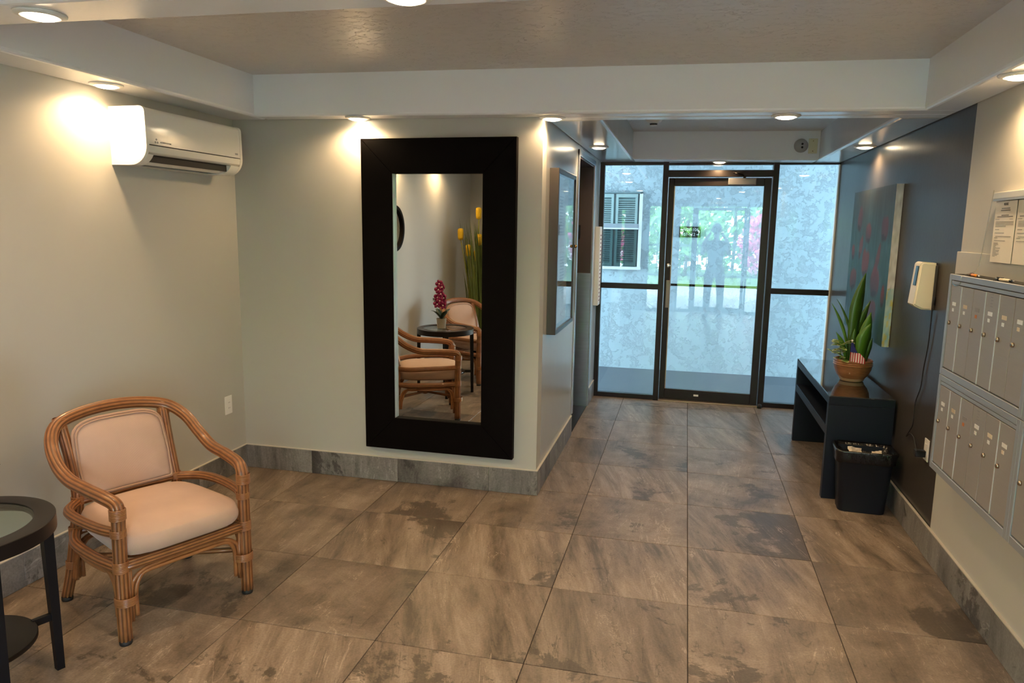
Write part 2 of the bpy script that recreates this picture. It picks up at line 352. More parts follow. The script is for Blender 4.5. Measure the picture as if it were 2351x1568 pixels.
def add_tube(bm, pts, r, n=12, lobes=0, amp=.0, sub=6, flat=1.0, cap=True, rfun=None):
    """sweep a round (or reeded) section along a smooth path"""
    P = catmull(pts, sub) if sub > 1 else [Vector(p) for p in pts]
    lay = bm.verts.layers.float.get('groove') or bm.verts.layers.float.new('groove')
    T = []
    for i in range(len(P)):
        a = P[max(0, i-1)]; b = P[min(len(P)-1, i+1)]; T.append((b-a).normalized())
    up = Vector((0, 0, 1)) if abs(T[0].z) < .9 else Vector((0, 1, 0))
    nn = (up - T[0]*up.dot(T[0])).normalized()
    rings = []
    for i, p in enumerate(P):
        nn = (nn - T[i]*nn.dot(T[i])).normalized(); bb = T[i].cross(nn)
        k = rfun(i/(len(P)-1)) if rfun else 1.0
        ring = []
        for j in range(n):
            a = 2*PI*j/n
            g = abs(math.sin(lobes*a/2)) if lobes else 1
            rad = r*k*(1-amp+amp*g) if lobes else r*k
            v = bm.verts.new(p + nn*(rad*math.cos(a)) + bb*(rad*flat*math.sin(a)))
            v[lay] = (1-g)**1.5*.9 if lobes else 0
            ring.append(v)
        rings.append(ring)
    for a, b in zip(rings, rings[1:]):
        for i in range(n): bm.faces.new((a[i], a[(i+1) % n], b[(i+1) % n], b[i]))
    if cap: bm.faces.new(rings[0][::-1]); bm.faces.new(rings[-1])
    return rings
def tube(pts, r, n=12, **kw):
    bm = bmesh.new(); add_tube(bm, pts, r, n, **kw); return bm
def add_ext(bm, poly, axis, a0, a1):
    """prism: poly = 2D outline; axis = 'x','y','z' extrusion axis"""
    def P(u, v, t):
        return {'x': (t, u, v), 'y': (u, t, v), 'z': (u, v, t)}[axis]
    A = [bm.verts.new(P(u, v, a0)) for u, v in poly]; B = [bm.verts.new(P(u, v, a1)) for u, v in poly]
    n = len(poly); bm.faces.new(A); bm.faces.new(B[::-1])
    for i in range(n): bm.faces.new((A[i], B[i], B[(i+1) % n], A[(i+1) % n]))
def dup_tree(o, parent=None):
    c = o.copy(); COL.objects.link(c); c.parent = parent
    for ch in list(o.children): dup_tree(ch, c)
    return c
def text(name, s, size, mt, parent, loc, rot, ext=.0004, align='CENTER'):
    cu = bpy.data.curves.new(name, 'FONT'); cu.body = s; cu.size = size; cu.extrude = ext; cu.align_x = align; cu.align_y = 'CENTER'
    o = bpy.data.objects.new(name, cu); COL.objects.link(o)
    bpy.context.view_layer.update()
    me = bpy.data.meshes.new_from_object(o); bpy.data.objects.remove(o); me.materials.clear(); me.materials.append(mt)
    o = bpy.data.objects.new(name, me); COL.objects.link(o); o.location = loc; o.rotation_euler = rot
    if parent: o.parent = parent
    return o

# ------------------------------------------------------------------ room dimensions
XL, XR = -2.935, 1.20            # left wall, right wall
YB = 1.736                       # wall that carries the mirror
XC = -.92                        # left wall of the passage
YF = 4.57                        # glazed front
YR = -3.25                       # wall behind
T = .61
def zs(x): return 2.287 - .0105*(x-XL)    # soffit underside (falls slightly to the right)
def zc(x): return zs(x) + .245            # ceiling

# floor slab and tiles
fl = struct('floor', box(XL-.12, XR+.12, YR-.12, YF+.12, -.06, -.003), M['grout'])
tile_cache = {}
def floor_tile(x0, x1, y0, y1):
    g = .0016
    w_, h_ = round(x1-x0, 3), round(y1-y0, 3)
    key = (w_, h_)
    if key not in tile_cache:
        o = obj('tile', box(-w_/2+g, w_/2-g, -h_/2+g, h_/2-g, -.010, 0, .0012, 1), M['tile'], fl); tile_cache[key] = o.data
    else: o = link('tile', tile_cache[key], M['tile'], fl)
    o.location = ((x0+x1)/2, (y0+y1)/2, 0)
for a in range(-5, 2):
    for r in range(-6, 8):
        x0, x1, y0, y1 = a*T, (a+1)*T, r*T, (r+1)*T
        x0 = max(x0, XL); x1 = min(x1, XR); y0 = max(y0, YR); y1 = min(y1, YF-.02)
        if y0 >= YB-.01:
            if x1 <= XC+.01: continue
            x0 = max(x0, XC)
        elif y1 > YB and x1 <= XC-.2: y1 = YB
        if x1-x0 < .02 or y1-y0 < .02: continue
        floor_tile(x0, x1, y0, y1)

# walls
H = 2.60
struct('wall_left', box(XL-.12, XL, YR-.12, YB+.12, 0, H), M['wall'])
struct('wall_back', box(XL, XC, YB, YB+.12, 0, H), M['wall'])
# passage wall with the lift opening
EY0, EY1, EZ = 3.16, 4.10, 2.19
bm = bmesh.new()
add_box(bm, XC-.12, XC, YB+.12, EY0, 0, H); add_box(bm, XC-.12, XC, EY1, YF+.05, 0, H); add_box(bm, XC-.12, XC, EY0, EY1, EZ, H)
struct('wall_passage', bm, M['wall_gloss'])
struct('wall_right', box(XR, XR+.12, 1.42, YF+.05, 0, H), M['wall_dark'])
bm = box(XR-.004, XR+.12, YR-.12, 1.42, 0, H); add_box(bm, XR-.016, XR-.004, YR-.12, 1.435, 1.40, 1.562, .003)
struct('wall_mailbox_side', bm, M['wall_light'])
# rear wall: solid on the left, glazed entrance on the right
bm = bmesh.new(); add_box(bm, XL, -.86, YR-.12, YR, 0, H); add_box(bm, .83, XR, YR-.12, YR, 0, H); add_box(bm, -.86, .83, YR-.12, YR, 2.15, H)
struct('wall_rear', bm, M['wall'])

# lift recess: stainless lined opening, brown panels above
lift = thing('lift_doorway', 'brown and stainless steel lined lift doorway in the passage wall', 'elevator', (XC, EY0, 0))
D = .30
obj('threshold', box(-D-.1, .0, 0, EY1-EY0, -.002, .003), M['granite'], lift)
obj('jamb', box(-D, -.001, EY1-EY0-.018, EY1-EY0-.001, .003, 1.24, .001), M['steel'], lift)['label'] = 'brushed stainless steel lower lining'
obj('jamb', box(-D, -.001, EY1-EY0-.016, EY1-EY0-.001, 1.24, EZ-.01, .001), M['elev_brown'], lift)
obj('jamb', box(-D, -.001, .001, .018, .003, EZ-.01, .001), M['elev_brown'], lift)
obj('door_panel', box(-D-.03, -D, .0, (EY1-EY0)/2-.002, .004, EZ), M['elev_brown'], lift)
obj('door_panel', box(-D-.03, -D, (EY1-EY0)/2+.002, EY1-EY0, .004, EZ), M['elev_brown'], lift)
obj('header', box(-D, -.001, .0, EY1-EY0, EZ-.012, EZ-.001), M['elev_brown'], lift)
bm = bmesh.new(); add_box(bm, 0, .012, -.03, .03, 1.62, EZ+.06, .002); add_box(bm, 0, .012, -.03, EY1-EY0+.03, EZ-.01, EZ+.06, .002); add_box(bm, 0, .012, EY1-EY0-.01, EY1-EY0+.03, .0, EZ+.06, .002)
bm.free()
bm = bmesh.new(); add_box(bm, .0005, .012, -.035, 0, .17, EZ+.045, .002); add_box(bm, .0005, .012, -.035, EY1-EY0+.035, EZ, EZ+.045, .002); add_box(bm, .0005, .012, EY1-EY0, EY1-EY0+.035, .0, EZ, .002)
obj('casing', bm, M['steel'], lift)
t = thing('floor_indicator', 'small black indicator box fixed on the brown lift jamb', 'indicator', (-1.045, EY1-.0165, 1.61))
obj('casing', box(-.024, .024, -.014, 0, -.062, .062, .004), M['black'], t)
obj('display', box(-.014, .014, -.0155, -.014, .01, .04), M['disp_win'], t)

# ceiling (one slab) and soffits
def soffit(name, x0, x1, y0, y1, mt, bead=.018):
    bm = bmesh.new()
    vs = []
    for z in (0, 1):
        for y in (y0, y1):
            for x in (x0, x1): vs.append(bm.verts.new((x, y, zs(x) if z == 0 else 2.64)))
    fs = [bm.faces.new([vs[i] for i in q]) for q in ((0, 2, 3, 1), (4, 5, 7, 6), (0, 1, 5, 4), (2, 6, 7, 3), (0, 4, 6, 2), (1, 3, 7, 5))]
    if bead:
        bm.normal_update()
        es = list(fs[0].edges)
        bmesh.ops.bevel(bm, geom=es, offset=bead, segments=3, profile=.5, affect='EDGES')
    return struct(name, bm, mt)
bm = bmesh.new()
vs = [bm.verts.new((x, y, zc(x)+dz)) for dz in (0, .1) for y in (YR-.12, YF+.1) for x in (XL-.12, XR+.12)]
for q in ((0, 2, 3, 1), (4, 5, 7, 6), (0, 1, 5, 4), (2, 6, 7, 3), (0, 4, 6, 2), (1, 3, 7, 5)): bm.faces.new([vs[i] for i in q])
struct('ceiling', bm, M['ceiling'])
soffit('trim_1', XL, -2.69, YR, YB, M['white_paint'])              # left soffit
soffit('trim_2', 1.025, XR, YR, 1.62, M['white_paint'])             # right soffit
soffit('trim_3', -2.69, XR, 1.60, YB, M['white_paint'])             # beam before the mirror wall
soffit('trim_4', XC, XR, YB, 1.86, M['white_paint'])                # same beam over the passage mouth
soffit('trim_5', -2.69, 1.025, -.615, -.40, M['white_paint'])       # near cross beam
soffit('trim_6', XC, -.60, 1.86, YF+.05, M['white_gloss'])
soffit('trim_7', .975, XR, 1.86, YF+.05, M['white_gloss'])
soffit('trim_8', -.60, .975, 4.30, YF+.05, M['white_paint'])
soffit('trim_9', -2.69, 1.025, YR, -2.95, M['white_paint'])

# tiled baseboards
def baseboard(name, axis, fixed, a0, a1, side, ph=0.0, mt=None):
    """axis: 'x' runs along x at y=fixed; 'y' runs along y at x=fixed; side = direction it projects"""
    th = .011; h = .16
    f0, f1 = sorted((fixed, fixed+side*.002)); 
    b = box(a0, a1, f0, f1, 0, h) if axis == 'x' else box(f0, f1, a0, a1, 0, h)
    root = struct(name, b, M['grout'])
    cuts = [a0] + [k*T+ph for k in range(-8, 9) if a0+.02 < k*T+ph < a1-.02] + [a1]
    for c0, c1 in zip(cuts, cuts[1:]):
        L_ = (c1-c0)/2-.0008
        g0, g1 = sorted((side*.001, side*(.001+th)))
        b = box(-L_, L_, g0, g1, .001, h-.003, .0012, 1) if axis == 'x' else box(g0, g1, -L_, L_, .001, h-.003, .0012, 1)
        o = obj('tile', b, M['base_tile'], root); o.location = ((c0+c1)/2, fixed, 0) if axis == 'x' else (fixed, (c0+c1)/2, 0)
    g0, g1 = sorted((fixed, fixed+side*(th+.002)))
    b = box(a0, a1, g0, g1, h-.003, h+.002) if axis == 'x' else box(g0, g1, a0, a1, h-.003, h+.002)
    obj('top_strip', b, M['strip'], root)
baseboard('baseboard_left', 'y', XL, YR, YB-.013, 1)
baseboard('baseboard_back', 'x', YB, XL, XC+.0125, -1)
baseboard('baseboard_passage', 'y', XC, YB, EY0-.05, 1)
baseboard('baseboard_passage_end', 'y', XC, EY1+.05, YF-.03, 1)
baseboard('baseboard_right', 'y', XR-.004, YR, YF-.03, -1)
baseboard('baseboard_rear', 'x', YR, XL+.013, -.88, 1)

# ------------------------------------------------------------------ recessed downlights
def downlight(x, y, label, n=[0], on=True):
    z = zs(x)
    t = thing('recessed_downlight', label, 'ceiling light', (x, y, z), 0, 'recessed ceiling downlights')
    t.rotation_euler = (0, R(.6), 0)
    if n[0] == 0:
        bm = bmesh.new(); add_lathe(bm, [(.050, -.0005), (.050, -.010), (.058, -.011), (.074, -.005), (.075, -.0005)], 36); n.append(obj('trim_ring', bm, M['white_trim'], t, True).data)
        bm = bmesh.new(); add_lathe(bm, [(.0495, -.002), (.0495, -.010), (.042, -.015), (.028, -.0185), (.012, -.020), (.002, -.0202)], 36); n.append(obj('lens', bm, M['lamp'], t, True).data)
    else:
        link('trim_ring', n[1], None, t); link('lens', n[2], None, t)
    n[0] += 1
    l = bpy.data.lights.new('downlight', 'SPOT'); l.energy = LAMP_W; l.color = LAMP_C; l.spot_size = R(168); l.spot_blend = .6; l.shadow_soft_size = .035
    lo = bpy.data.objects.new('downlight', l); COL.objects.link(lo); lo.location = (0, 0, -.026); lo.parent = t
downlight(-2.078, -.51, 'lit downlight in the near cross beam at the upper left corner of the photo')
downlight(-.868, -.51, 'lit downlight in the near cross beam, cut by the top edge of the photo')
downlight(.34, -.51, 'lit downlight in the near cross beam, toward the mailbox side')
downlight(-2.81, .56, 'lit downlight in the left soffit beside the air conditioner')
downlight(-2.81, -.75, 'lit downlight in the left soffit above the round dark mirror')
downlight(-2.81, -1.95, 'lit downlight in the left soffit above the rear rattan chair')
downlight(-2.04, 1.668, 'lit downlight in the far beam above the left edge of the tall mirror')
downlight(-.868, 1.73, 'lit downlight in the far beam at the wall corner right of the mirror')
downlight(.393, 1.73, 'lit downlight in the far beam over the passage mouth')
downlight(-.78, 3.25, 'lit downlight in the passage soffit above the lift doorway')
downlight(1.10, 3.20, 'lit downlight in the passage soffit above the flower painting')
downlight(.164, 4.43, 'lit downlight in the end soffit just before the glass door')
downlight(1.11, .747, 'lit downlight in the right soffit above the mailboxes')
downlight(1.11, -.85, 'lit downlight in the right soffit behind the mailboxes')
downlight(-.1, -3.08, 'lit downlight in the rear soffit over the glass entrance')

# ------------------------------------------------------------------ front glazing and door
Y0 = YF-.03; Y1 = YF+.03
def bar(x0, x1, z0, z1, y0=Y0, y1=Y1): return box(x0, x1, y0, y1, z0, z1, .002, 1)
ZT = 2.262
sf = struct('window_1', bar(-.915, -.33, ZT-.028, ZT), M['bronze'])
sf.name = 'window_1'
for nm, bx in (('jamb', (-.915, -.872, 0, ZT-.028)), ('sill', (-.872, -.33, 0, .045)), ('mid_rail', (-.872, -.33, 1.075, 1.125))):
    obj(nm, bar(*bx), M['bronze'], sf)
for z0, z1 in ((.045, 1.075), (1.125, ZT-.028)): obj('glass_pane', box(-.872, -.33, YF-.003, YF+.003, z0, z1), M['glass_front'], sf)
sf = struct('window_2', bar(.69, XR, ZT-.03, ZT-.012), M['bronze'])
for nm, bx in (('jamb', (1.186, XR, 0, ZT-.03)), ('sill', (.69, 1.186, 0, .045)), ('mid_rail', (.69, 1.186, 1.072, 1.122))):
    obj(nm, bar(*bx), M['bronze'] if nm != 'jamb' else M['white_trim'], sf)
for z0, z1 in ((.045, 1.072), (1.122, ZT-.03)): obj('glass_pane', box(.69, 1.186, YF-.003, YF+.003, z0, z1), M['glass_front'], sf)
dr = struct('door_1', bar(-.33, -.280, 0, ZT, Y0-.02, Y1+.02), M['bronze'])
obj('mullion', bar(.640, .69, 0, ZT-.01, Y0-.02, Y1+.02), M['bronze'], dr)
obj('header', bar(-.280, .640, 2.125, 2.185, Y0-.02, Y1+.02), M['bronze'], dr)
obj('top_rail', bar(-.280, .640, ZT-.03, ZT-.008), M['bronze'], dr)
obj('threshold', bar(-.280, .640, 0, .012, Y0-.03, Y1+.02), M['bronze_light'], dr)
obj('glass_pane', box(-.280, .640, YF-.003, YF+.003, 2.185, ZT-.03), M['glass_front'], dr)
# door leaf, standing very slightly ajar, hinged on the right
leaf = thing('glass_door', 'bronze framed glass door standing slightly ajar at the passage end', 'door', (.636, YF, 0), R(-2.15))
W = .912
def lb(x0, x1, z0, z1, y0=-.022, y1=.022, bev=.003): return box(x0-W, x1-W, y0, y1, z0, z1, bev, 1)
obj('stile', lb(0, .052, .014, 2.118), M['bronze'], leaf)
obj('stile', lb(W-.065, W-.002, .014, 2.118), M['bronze'], leaf)
obj('top_rail', lb(.052, W-.065, 2.045, 2.118), M['bronze'], leaf)
obj('bottom_rail', lb(.052, W-.065, .014, .112), M['bronze'], leaf)
bm = lb(.052, .060, .112, 2.045, -.024, .010, .001); o = obj('stile_glint', bm, M['bronze_light'], leaf); o['label'] = 'strip coloured as a bright reflection on the stile'  # pale colour stands in for light reflected along the stile edge
obj('glass_pane', lb(.052, W-.065, .112, 2.045, -.003, .003, 0), M['glass_front'], leaf)
obj('push_bar', lb(.04, W-.05, 1.108, 1.130, .045, .065, .004), M['bronze'], leaf)
for x in (.05, W-.06): obj('bar_bracket', lb(x-.012, x+.012, 1.105, 1.133, .022, .047, .002), M['bronze'], leaf)
bm = bmesh.new(); add_box(bm, .022-W, .060-W, -.052, -.044, .905, 1.168, .003); add_box(bm, .03-W, .052-W, -.045, -.022, .93, .95); add_box(bm, .03-W, .052-W, -.045, -.022, 1.125, 1.145)
o = obj('pull_handle', bm, mat('worn_pewter', (.20, .16, .13), .35, metal=.8), leaf); o['label'] = 'worn grey pull plate'
bm = bmesh.new(); add_lathe(bm, [(.020, 0), (.020, .006), (.016, .009), (.004, .009)], 20); bmesh.ops.rotate(bm, verts=bm.verts, matrix=Matrix.Rotation(R(90), 3, 'X'), cent=(0, 0, 0)); bmesh.ops.translate(bm, verts=bm.verts, vec=(.030-W, -.022, 1.305))
o = obj('lock_cylinder', bm, M['chrome'], leaf, True); o['label'] = 'round bright lock cylinder'
o = obj('sticker', box(.33-W, .375-W, -.0235, -.022, .055, .073), M['white'], leaf); o['label'] = 'small white rectangular sticker'
bm = box(-.38, -.135, -.068, -.022, 2.052, 2.112, .006); cl = obj('door_closer', bm, mat('closer_grey', (.16, .15, .15), .4, metal=.5), leaf)
bm = tube([(-.24, -.045, 2.112), (-.24, -.045, 2.135)], .012, 10, sub=1); add_tube(bm, [(-.24, -.045, 2.135), (-.30, -.10, 2.15), (-.34, -.06, 2.165)], .008, 8); add_tube(bm, [(-.34, -.06, 2.165), (-.20, -.05, 2.155)], .007, 8, sub=1)
obj('closer_arm', bm, M['bronze'], cl, True)
bm = bmesh.new(); add_lathe(bm, [(.02, 0), (.02, .03), (.012, .04), (.002, .042)], 14)
o = tag(obj('door_stop', bm, M['black_rubber'], None, True), 'small black door stop on the floor at the hinge side of the door', 'door stop'); o.location = (.655, Y0-.05, 0)

# ------------------------------------------------------------------ walkway outside the door
YW = 6.13
struct('pavement_walkway', box(-4.2, 4.6, YF+.11, YW, -.08, -.004), M['concrete'])
struct('wall_outside', box(-4.2, 4.6, YW, YW+.15, -.08, 2.75), M['stucco'])
struct('roof_walkway', box(-4.2, 4.6, YF+.11, YW+.15, 2.55, 2.7), M['white_paint'])
bm = bmesh.new(); add_box(bm, -4.2, XC-.12, YF+.05, YF+.11, -.06, 2.6); add_box(bm, XR+.12, 4.6, YF+.05, YF+.11, -.06, 2.6); add_box(bm, XC-.12, XR+.12, YF+.05, YF+.11, 2.26, 2.6)
struct('wall_front', bm, M['stucco'])
wn = struct('window_3', box(-1.50, -.595, YW-.03, YW-.001, 1.17, 1.205, .003), M['white_trim'])
yw = YW-.02
obj('jamb', box(-.635, -.60, YW-.03, YW-.001, 1.205, 2.06, .003), M['white_trim'], wn)
obj('jamb', box(-1.50, -1.465, YW-.03, YW-.001, 1.205, 2.06, .003), M['white_trim'], wn)
obj('head', box(-1.50, -.60, YW-.03, YW-.001, 2.045, 2.06), M['win_dark'], wn)
obj('meeting_rail', box(-1.465, -.635, YW-.032, YW-.010, 1.635, 1.70, .003), M['mail_frame'], wn)
obj('bright_rail', box(-1.465, -.635, YW-.036, YW-.028, 1.638, 1.652), M['white_trim'], wn)
obj('backing', box(-1.465, -.635, YW-.006, YW-.001, 1.205, 2.045), M['win_dark'], wn)
obj('lower_sash', box(-1.465, -.655, YW-.030, YW-.027, 1.205, 1.635), glass_mat('insect_screen', (.70, .76, .76), .5, .5), wn)
slat_me = None
for (px0, px1) in ((-1.455, -1.205), (-1.18, -.93), (-.905, -.655)):
    sh = obj('shutter_frame', None or box(px0, px0+.028, YW-.026, YW-.008, 1.21, 2.04), M['shutter'], wn)
    obj('rail', box(px1-.028, px1, YW-.026, YW-.008, 1.21, 2.04), M['shutter'], sh)
    for z0 in (1.21, 1.64, 2.0): obj('rail', box(px0+.028, px1-.028, YW-.026, YW-.008, z0, z0+.04), M['shutter'], sh)
    z = 1.262
    while z < 1.99:
        if not 1.628 < z < 1.69:
            if slat_me is None:
                bm = box(-.097, .097, -.010, .010, -.002, .002); bmesh.ops.rotate(bm, verts=bm.verts, matrix=Matrix.Rotation(R(38), 3, 'X'), cent=(0, 0, 0))
                s = obj('slat', bm, M['shutter'], sh); slat_me = s.data
            else: s = link('slat', slat_me, None, sh)
            s.location = ((px0+px1)/2, YW-.017, z)
        z += .0245
sg = thing('wayfinding_sign', 'small black sign with white room numbers and arrows on the stucco wall', 'sign', (-.055, YW-.001, 1.617))
obj('plate', box(-.12, .12, -.012, 0, -.062, .062, .003), M['black'], sg)
text('lettering', '101-106', .047, M['sign_white'], sg, (.018, -.0125, .026), (R(90), 0, 0))
text('lettering', '107-112', .047, M['sign_white'], sg, (-.018, -.0125, -.028), (R(90), 0, 0))
def arrow(sgn, x, z):
    bm = bmesh.new(); add_ext(bm, [(x-sgn*.016, z-.0035), (x+sgn*.002, z-.0035), (x+sgn*.002, z-.010), (x+sgn*.018, z), (x+sgn*.002, z+.010), (x+sgn*.002, z+.0035), (x-sgn*.016, z+.0035)], 'y', -.0135, -.012)
    obj('arrow', bm, M['sign_white'], sg)
arrow(-1, -.092, .026); arrow(1, .088, -.028)

# ------------------------------------------------------------------ rear entrance and forecourt (seen in the glass)
OX0, OX1 = -.86, .83
re_ = struct('window_4', bar(OX0, -.54, 2.09, 2.15, YR-.09, YR-.03), M['bronze'])
for bx in ((OX0, OX0+.04, 0, 2.09), (-.58, -.54, 0, 2.09)): obj('mullion', bar(*bx, YR-.09, YR-.03), M['bronze'], re_)
obj('sill', bar(OX0+.04, -.58, 0, .06, YR-.09, YR-.03), M['bronze'], re_); obj('glass_pane', box(OX0+.04, -.58, YR-.063, YR-.057, .06, 2.09), M['glass'], re_)
re_ = struct('window_5', bar(.46, OX1, 2.09, 2.15, YR-.09, YR-.03), M['bronze'])
for bx in ((.46, .50, 0, 2.09), (OX1-.04, OX1, 0, 2.09)): obj('mullion', bar(*bx, YR-.09, YR-.03), M['bronze'], re_)
obj('sill', bar(.50, OX1-.04, 0, .06, YR-.09, YR-.03), M['bronze'], re_); obj('glass_pane', box(.50, OX1-.04, YR-.063, YR-.057, .06, 2.09), M['glass'], re_)
d2 = struct('door_2', bar(-.54, .46, 2.09, 2.15, YR-.09, YR-.03), M['bronze'])
for bx in ((-.535, -.475, .012, 2.08), (.395, .455, .012, 2.08)): obj('stile', bar(*bx, YR-.085, YR-.035), M['bronze'], d2)
obj('bottom_rail', bar(-.475, .395, .012, .12, YR-.085, YR-.035), M['bronze'], d2); obj('top_rail', bar(-.475, .395, 2.02, 2.08, YR-.085, YR-.035), M['bronze'], d2)
obj('glass_pane', box(-.475, .395, YR-.063, YR-.057, .12, 2.02), M['glass'], d2)
struct('pavement_porch', box(-6, 7, -7.2, YR-.12, -.08, -.02), M['porch'])
struct('roof_added_sunshade', box(-5, 6, -6.0, YR-.12, 2.62, 2.8), M['white_paint'])  # unseen canopy, added to keep the sun off the lobby floor
struct('road_driveway', box(-14, 16, -10.5, -7.2, -.08, -.03), M['asphalt'])
struct('lawn', box(-14, 16, -20, -10.5, -.08, -.02), M['lawn'])
for i, x in enumerate((-1.6, 2.3)):
    o = tag(obj('porch_post', box(x-.1, x+.1, -5.9, -5.7, -.02, 2.62, .01), M['white_paint']), ('white square porch post left of the rear entrance', 'white square porch post right of the rear entrance')[i], 'post')
fen = thing('garden_fence', 'dark metal bar fence along the lawn across the forecourt', 'fence', (0, -13, 0))
obj('rail', box(-7, 7, -.02, .02, 1.10, 1.15), M['black'], fen); obj('rail', box(-7, 7, -.02, .02, .12, .17), M['black'], fen)
me = None
for i in range(50):
    if me is None: o = obj('fence_bar', box(-.012, .012, -.012, .012, -.02, 1.25), M['black'], fen); me = o.data
    else: o = link('fence_bar', me, None, fen)
    o.location = (-6.9+i*.28, 0, 0)
def leaf_cloud(name, cx, cy, cz, rx, ry, rz, n, s, mt, label, cat):
    bm = bmesh.new()
    for _ in range(n):
        while True:
            v = Vector((random.uniform(-1, 1), random.uniform(-1, 1), random.uniform(-1, 1)))
            if .25 < v.length < 1 or rx > 3: break
        p = Vector((v.x*rx, v.y*ry, v.z*rz)); a = Vector((random.gauss(0, 1), random.gauss(0, 1), random.gauss(0, 1))).normalized(); b = a.orthogonal().normalized(); c = a.cross(b)
        k = s*random.uniform(.6, 1.3)
        bm.faces.new([bm.verts.new(p+b*k), bm.verts.new(p+c*k*.6), bm.verts.new(p-b*k), bm.verts.new(p-c*k*.6)])
    t = thing(name, label, cat, (cx, cy, 0))
    o = obj('foliage', bm, mt, t); o.location = (0, 0, cz); o['kind'] = 'stuff'
    obj('trunk', tube([(0, 0, -.02), (.05, 0, cz*.6), (0, 0, cz)], .06, 8), mat('bark', (.12, .08, .05), .9), t)
for i, x in enumerate((-5, -1.6, 1.8, 5.2)):
    leaf_cloud('garden_tree', x, -15.5, 2.2, 1.55, .9, 1.7, 1500, .13, M['hedge'], ['green tree behind the far left of the fence', 'green tree behind the fence, second from the left', 'green tree behind the fence, third from the left', 'green tree behind the far right of the fence'][i], 'tree')
hg = leaf_cloud
hg('tall_hedge', 0, -17.6, 2.4, 9.0, .7, 2.4, 7000, .17, M['hedge'], 'long tall green hedge behind the trees', 'hedge')
leaf_cloud('bougainvillea', 1.15, -11.9, 1.25, .95, .6, 1.1, 1500, .08, M['bougain'], 'pink flowering bougainvillea before the fence', 'shrub')

# ------------------------------------------------------------------ tall mirror
mr = thing('wall_mirror', 'tall wall mirror in a wide black wooden frame', 'mirror', (-1.545, YB-.013, 1.194))
mr.rotation_euler = (R(.25), 0, R(-.55))
ox, oz, ix, iz = .485, .962, .284, .757       # half sizes, outer and inner
FT = .045
def mitre(poly):
    bm = bmesh.new(); add_ext(bm, poly, 'y', -FT, .0); bmesh.ops.recalc_face_normals(bm, faces=bm.faces)
    bmesh.ops.bevel(bm, geom=[e for e in bm.edges if all(v.co.y < -.04 for v in e.verts)], offset=.0018, segments=2, affect='EDGES')
    return bm
g = .0006
for p in ([(-ox, oz), (-ix, iz), (-ix, -iz), (-ox, -oz)], [(ox, oz), (ix, iz), (ix, -iz), (ox, -oz)]):
    s = 1 if p[0][0] > 0 else -1
    obj('frame_side', mitre([(p[0][0], p[0][1]-g), (p[1][0], p[1][1]-g), (p[2][0], p[2][1]+g), (p[3][0], p[3][1]+g)]), M['frame_black'], mr)
for s in (1, -1): obj('frame_rail', mitre([(-ox+g, s*oz), (-ix+g, s*iz), (ix-g, s*iz), (ox-g, s*oz)]), M['frame_black'], mr)
obj('mirror_glass', box(-ix-.01, ix+.01, -.014, -.010, -iz-.01, iz+.01), M['mirror'], mr)
obj('inner_edge_sheen', box(-ix+.0005, -ix+.004, -FT+.004, -.0145, -iz+.001, iz-.001), M['mail_frame'], mr)['label'] = 'thin strip coloured as bluish light on the inner frame edge'  # pale strip stands in for bluish light on the frame's inner face

# ------------------------------------------------------------------ air conditioner
ac = thing('air_conditioner', 'white split air conditioner mounted high on the left wall', 'air conditioner', (XL, 1.105, 1.925))
prof = [(0, .285), (.17, .285), (.195, .278), (.205, .262), (.208, .20), (.210, .10), (.205, .07), (.18, .03), (.14, .006), (.10, 0), (0, 0)]
def arc(c, r, a0, a1, n): return [(c[0]+r*math.cos(R(a0+(a1-a0)*i/n)), c[1]+r*math.sin(R(a0+(a1-a0)*i/n))) for i in range(n+1)]
prof = [(0, .285)] + arc((.18, .257), .028, 90, 0, 5) + [(.21, .17)] + arc((.115, .095), .096, 0, -90, 9) + [(0, 0)]
def xprof_body(y0, y1, prof, sc=1.0):
    bm = bmesh.new(); add_ext(bm, [(a, b) for a, b in prof], 'y', y0, y1)
    return bm
autosmooth(obj('end_cap', xprof_body(-.405, -.385, prof), M['ac_white'], ac)); autosmooth(obj('end_cap', xprof_body(.385, .405, prof), M['ac_white'], ac))
pf = [(0, .283)] + arc((.178, .255), .028, 90, 0, 5) + [(.209, .17), (.2095, .102), (.16, .102), (0, .102)]
autosmooth(obj('front_panel', xprof_body(-.384, .384, pf), M['ac_white'], ac))
ps = [(0, .097), (.2085, .097)] + arc((.115, .093), .0935, 0, -18, 3)[1:] + [(.19, .055), (.0, .055)]
autosmooth(obj('chin', xprof_body(-.384, .384, ps), M['ac_white'], ac))
# lower shell with the air outlet
obj('outlet', box(.03, .17, -.345, .30, .018, .054), M['ac_vent'], ac)
pl = [(0, .054), (.03, .054), (.05, .012), (.115, -.0005), (.10, 0), (0, 0)]
pe = [(0, .054), (.198, .054)] + arc((.115, .095), .096, -26, -90, 6) + [(0, 0)]
autosmooth(obj('shell', xprof_body(-.384, -.346, pe), M['ac_white'], ac)); autosmooth(obj('shell', xprof_body(.301, .384, pe), M['ac_white'], ac))
obj('shell', xprof_body(-.346, .301, [(0, .054), (.045, .054), (.045, .004), (.10, 0), (0, 0)]), M['ac_white'], ac)
bm = bmesh.new(); add_ext(bm, [(.196, .042), (.200, .050), (.203, .050), (.199, .038), (.19, .028)], 'y', -.345, .30); bm.free()
for (u0, v0, u1, v1) in ((.118, .006, .168, .022), (.06, .018, .115, .014)):
    bm = bmesh.new(); add_ext(bm, [(u0, v0), (u1, v1), (u1-.002, v1+.006), (u0, v0+.006)], 'y', -.34, .296); obj('louvre', bm, M['ac_white'], ac)
bm = bmesh.new()
for i in range(-5, 5): add_box(bm, .11, .155, i*.06+.01, i*.06+.0125, .022, .052)
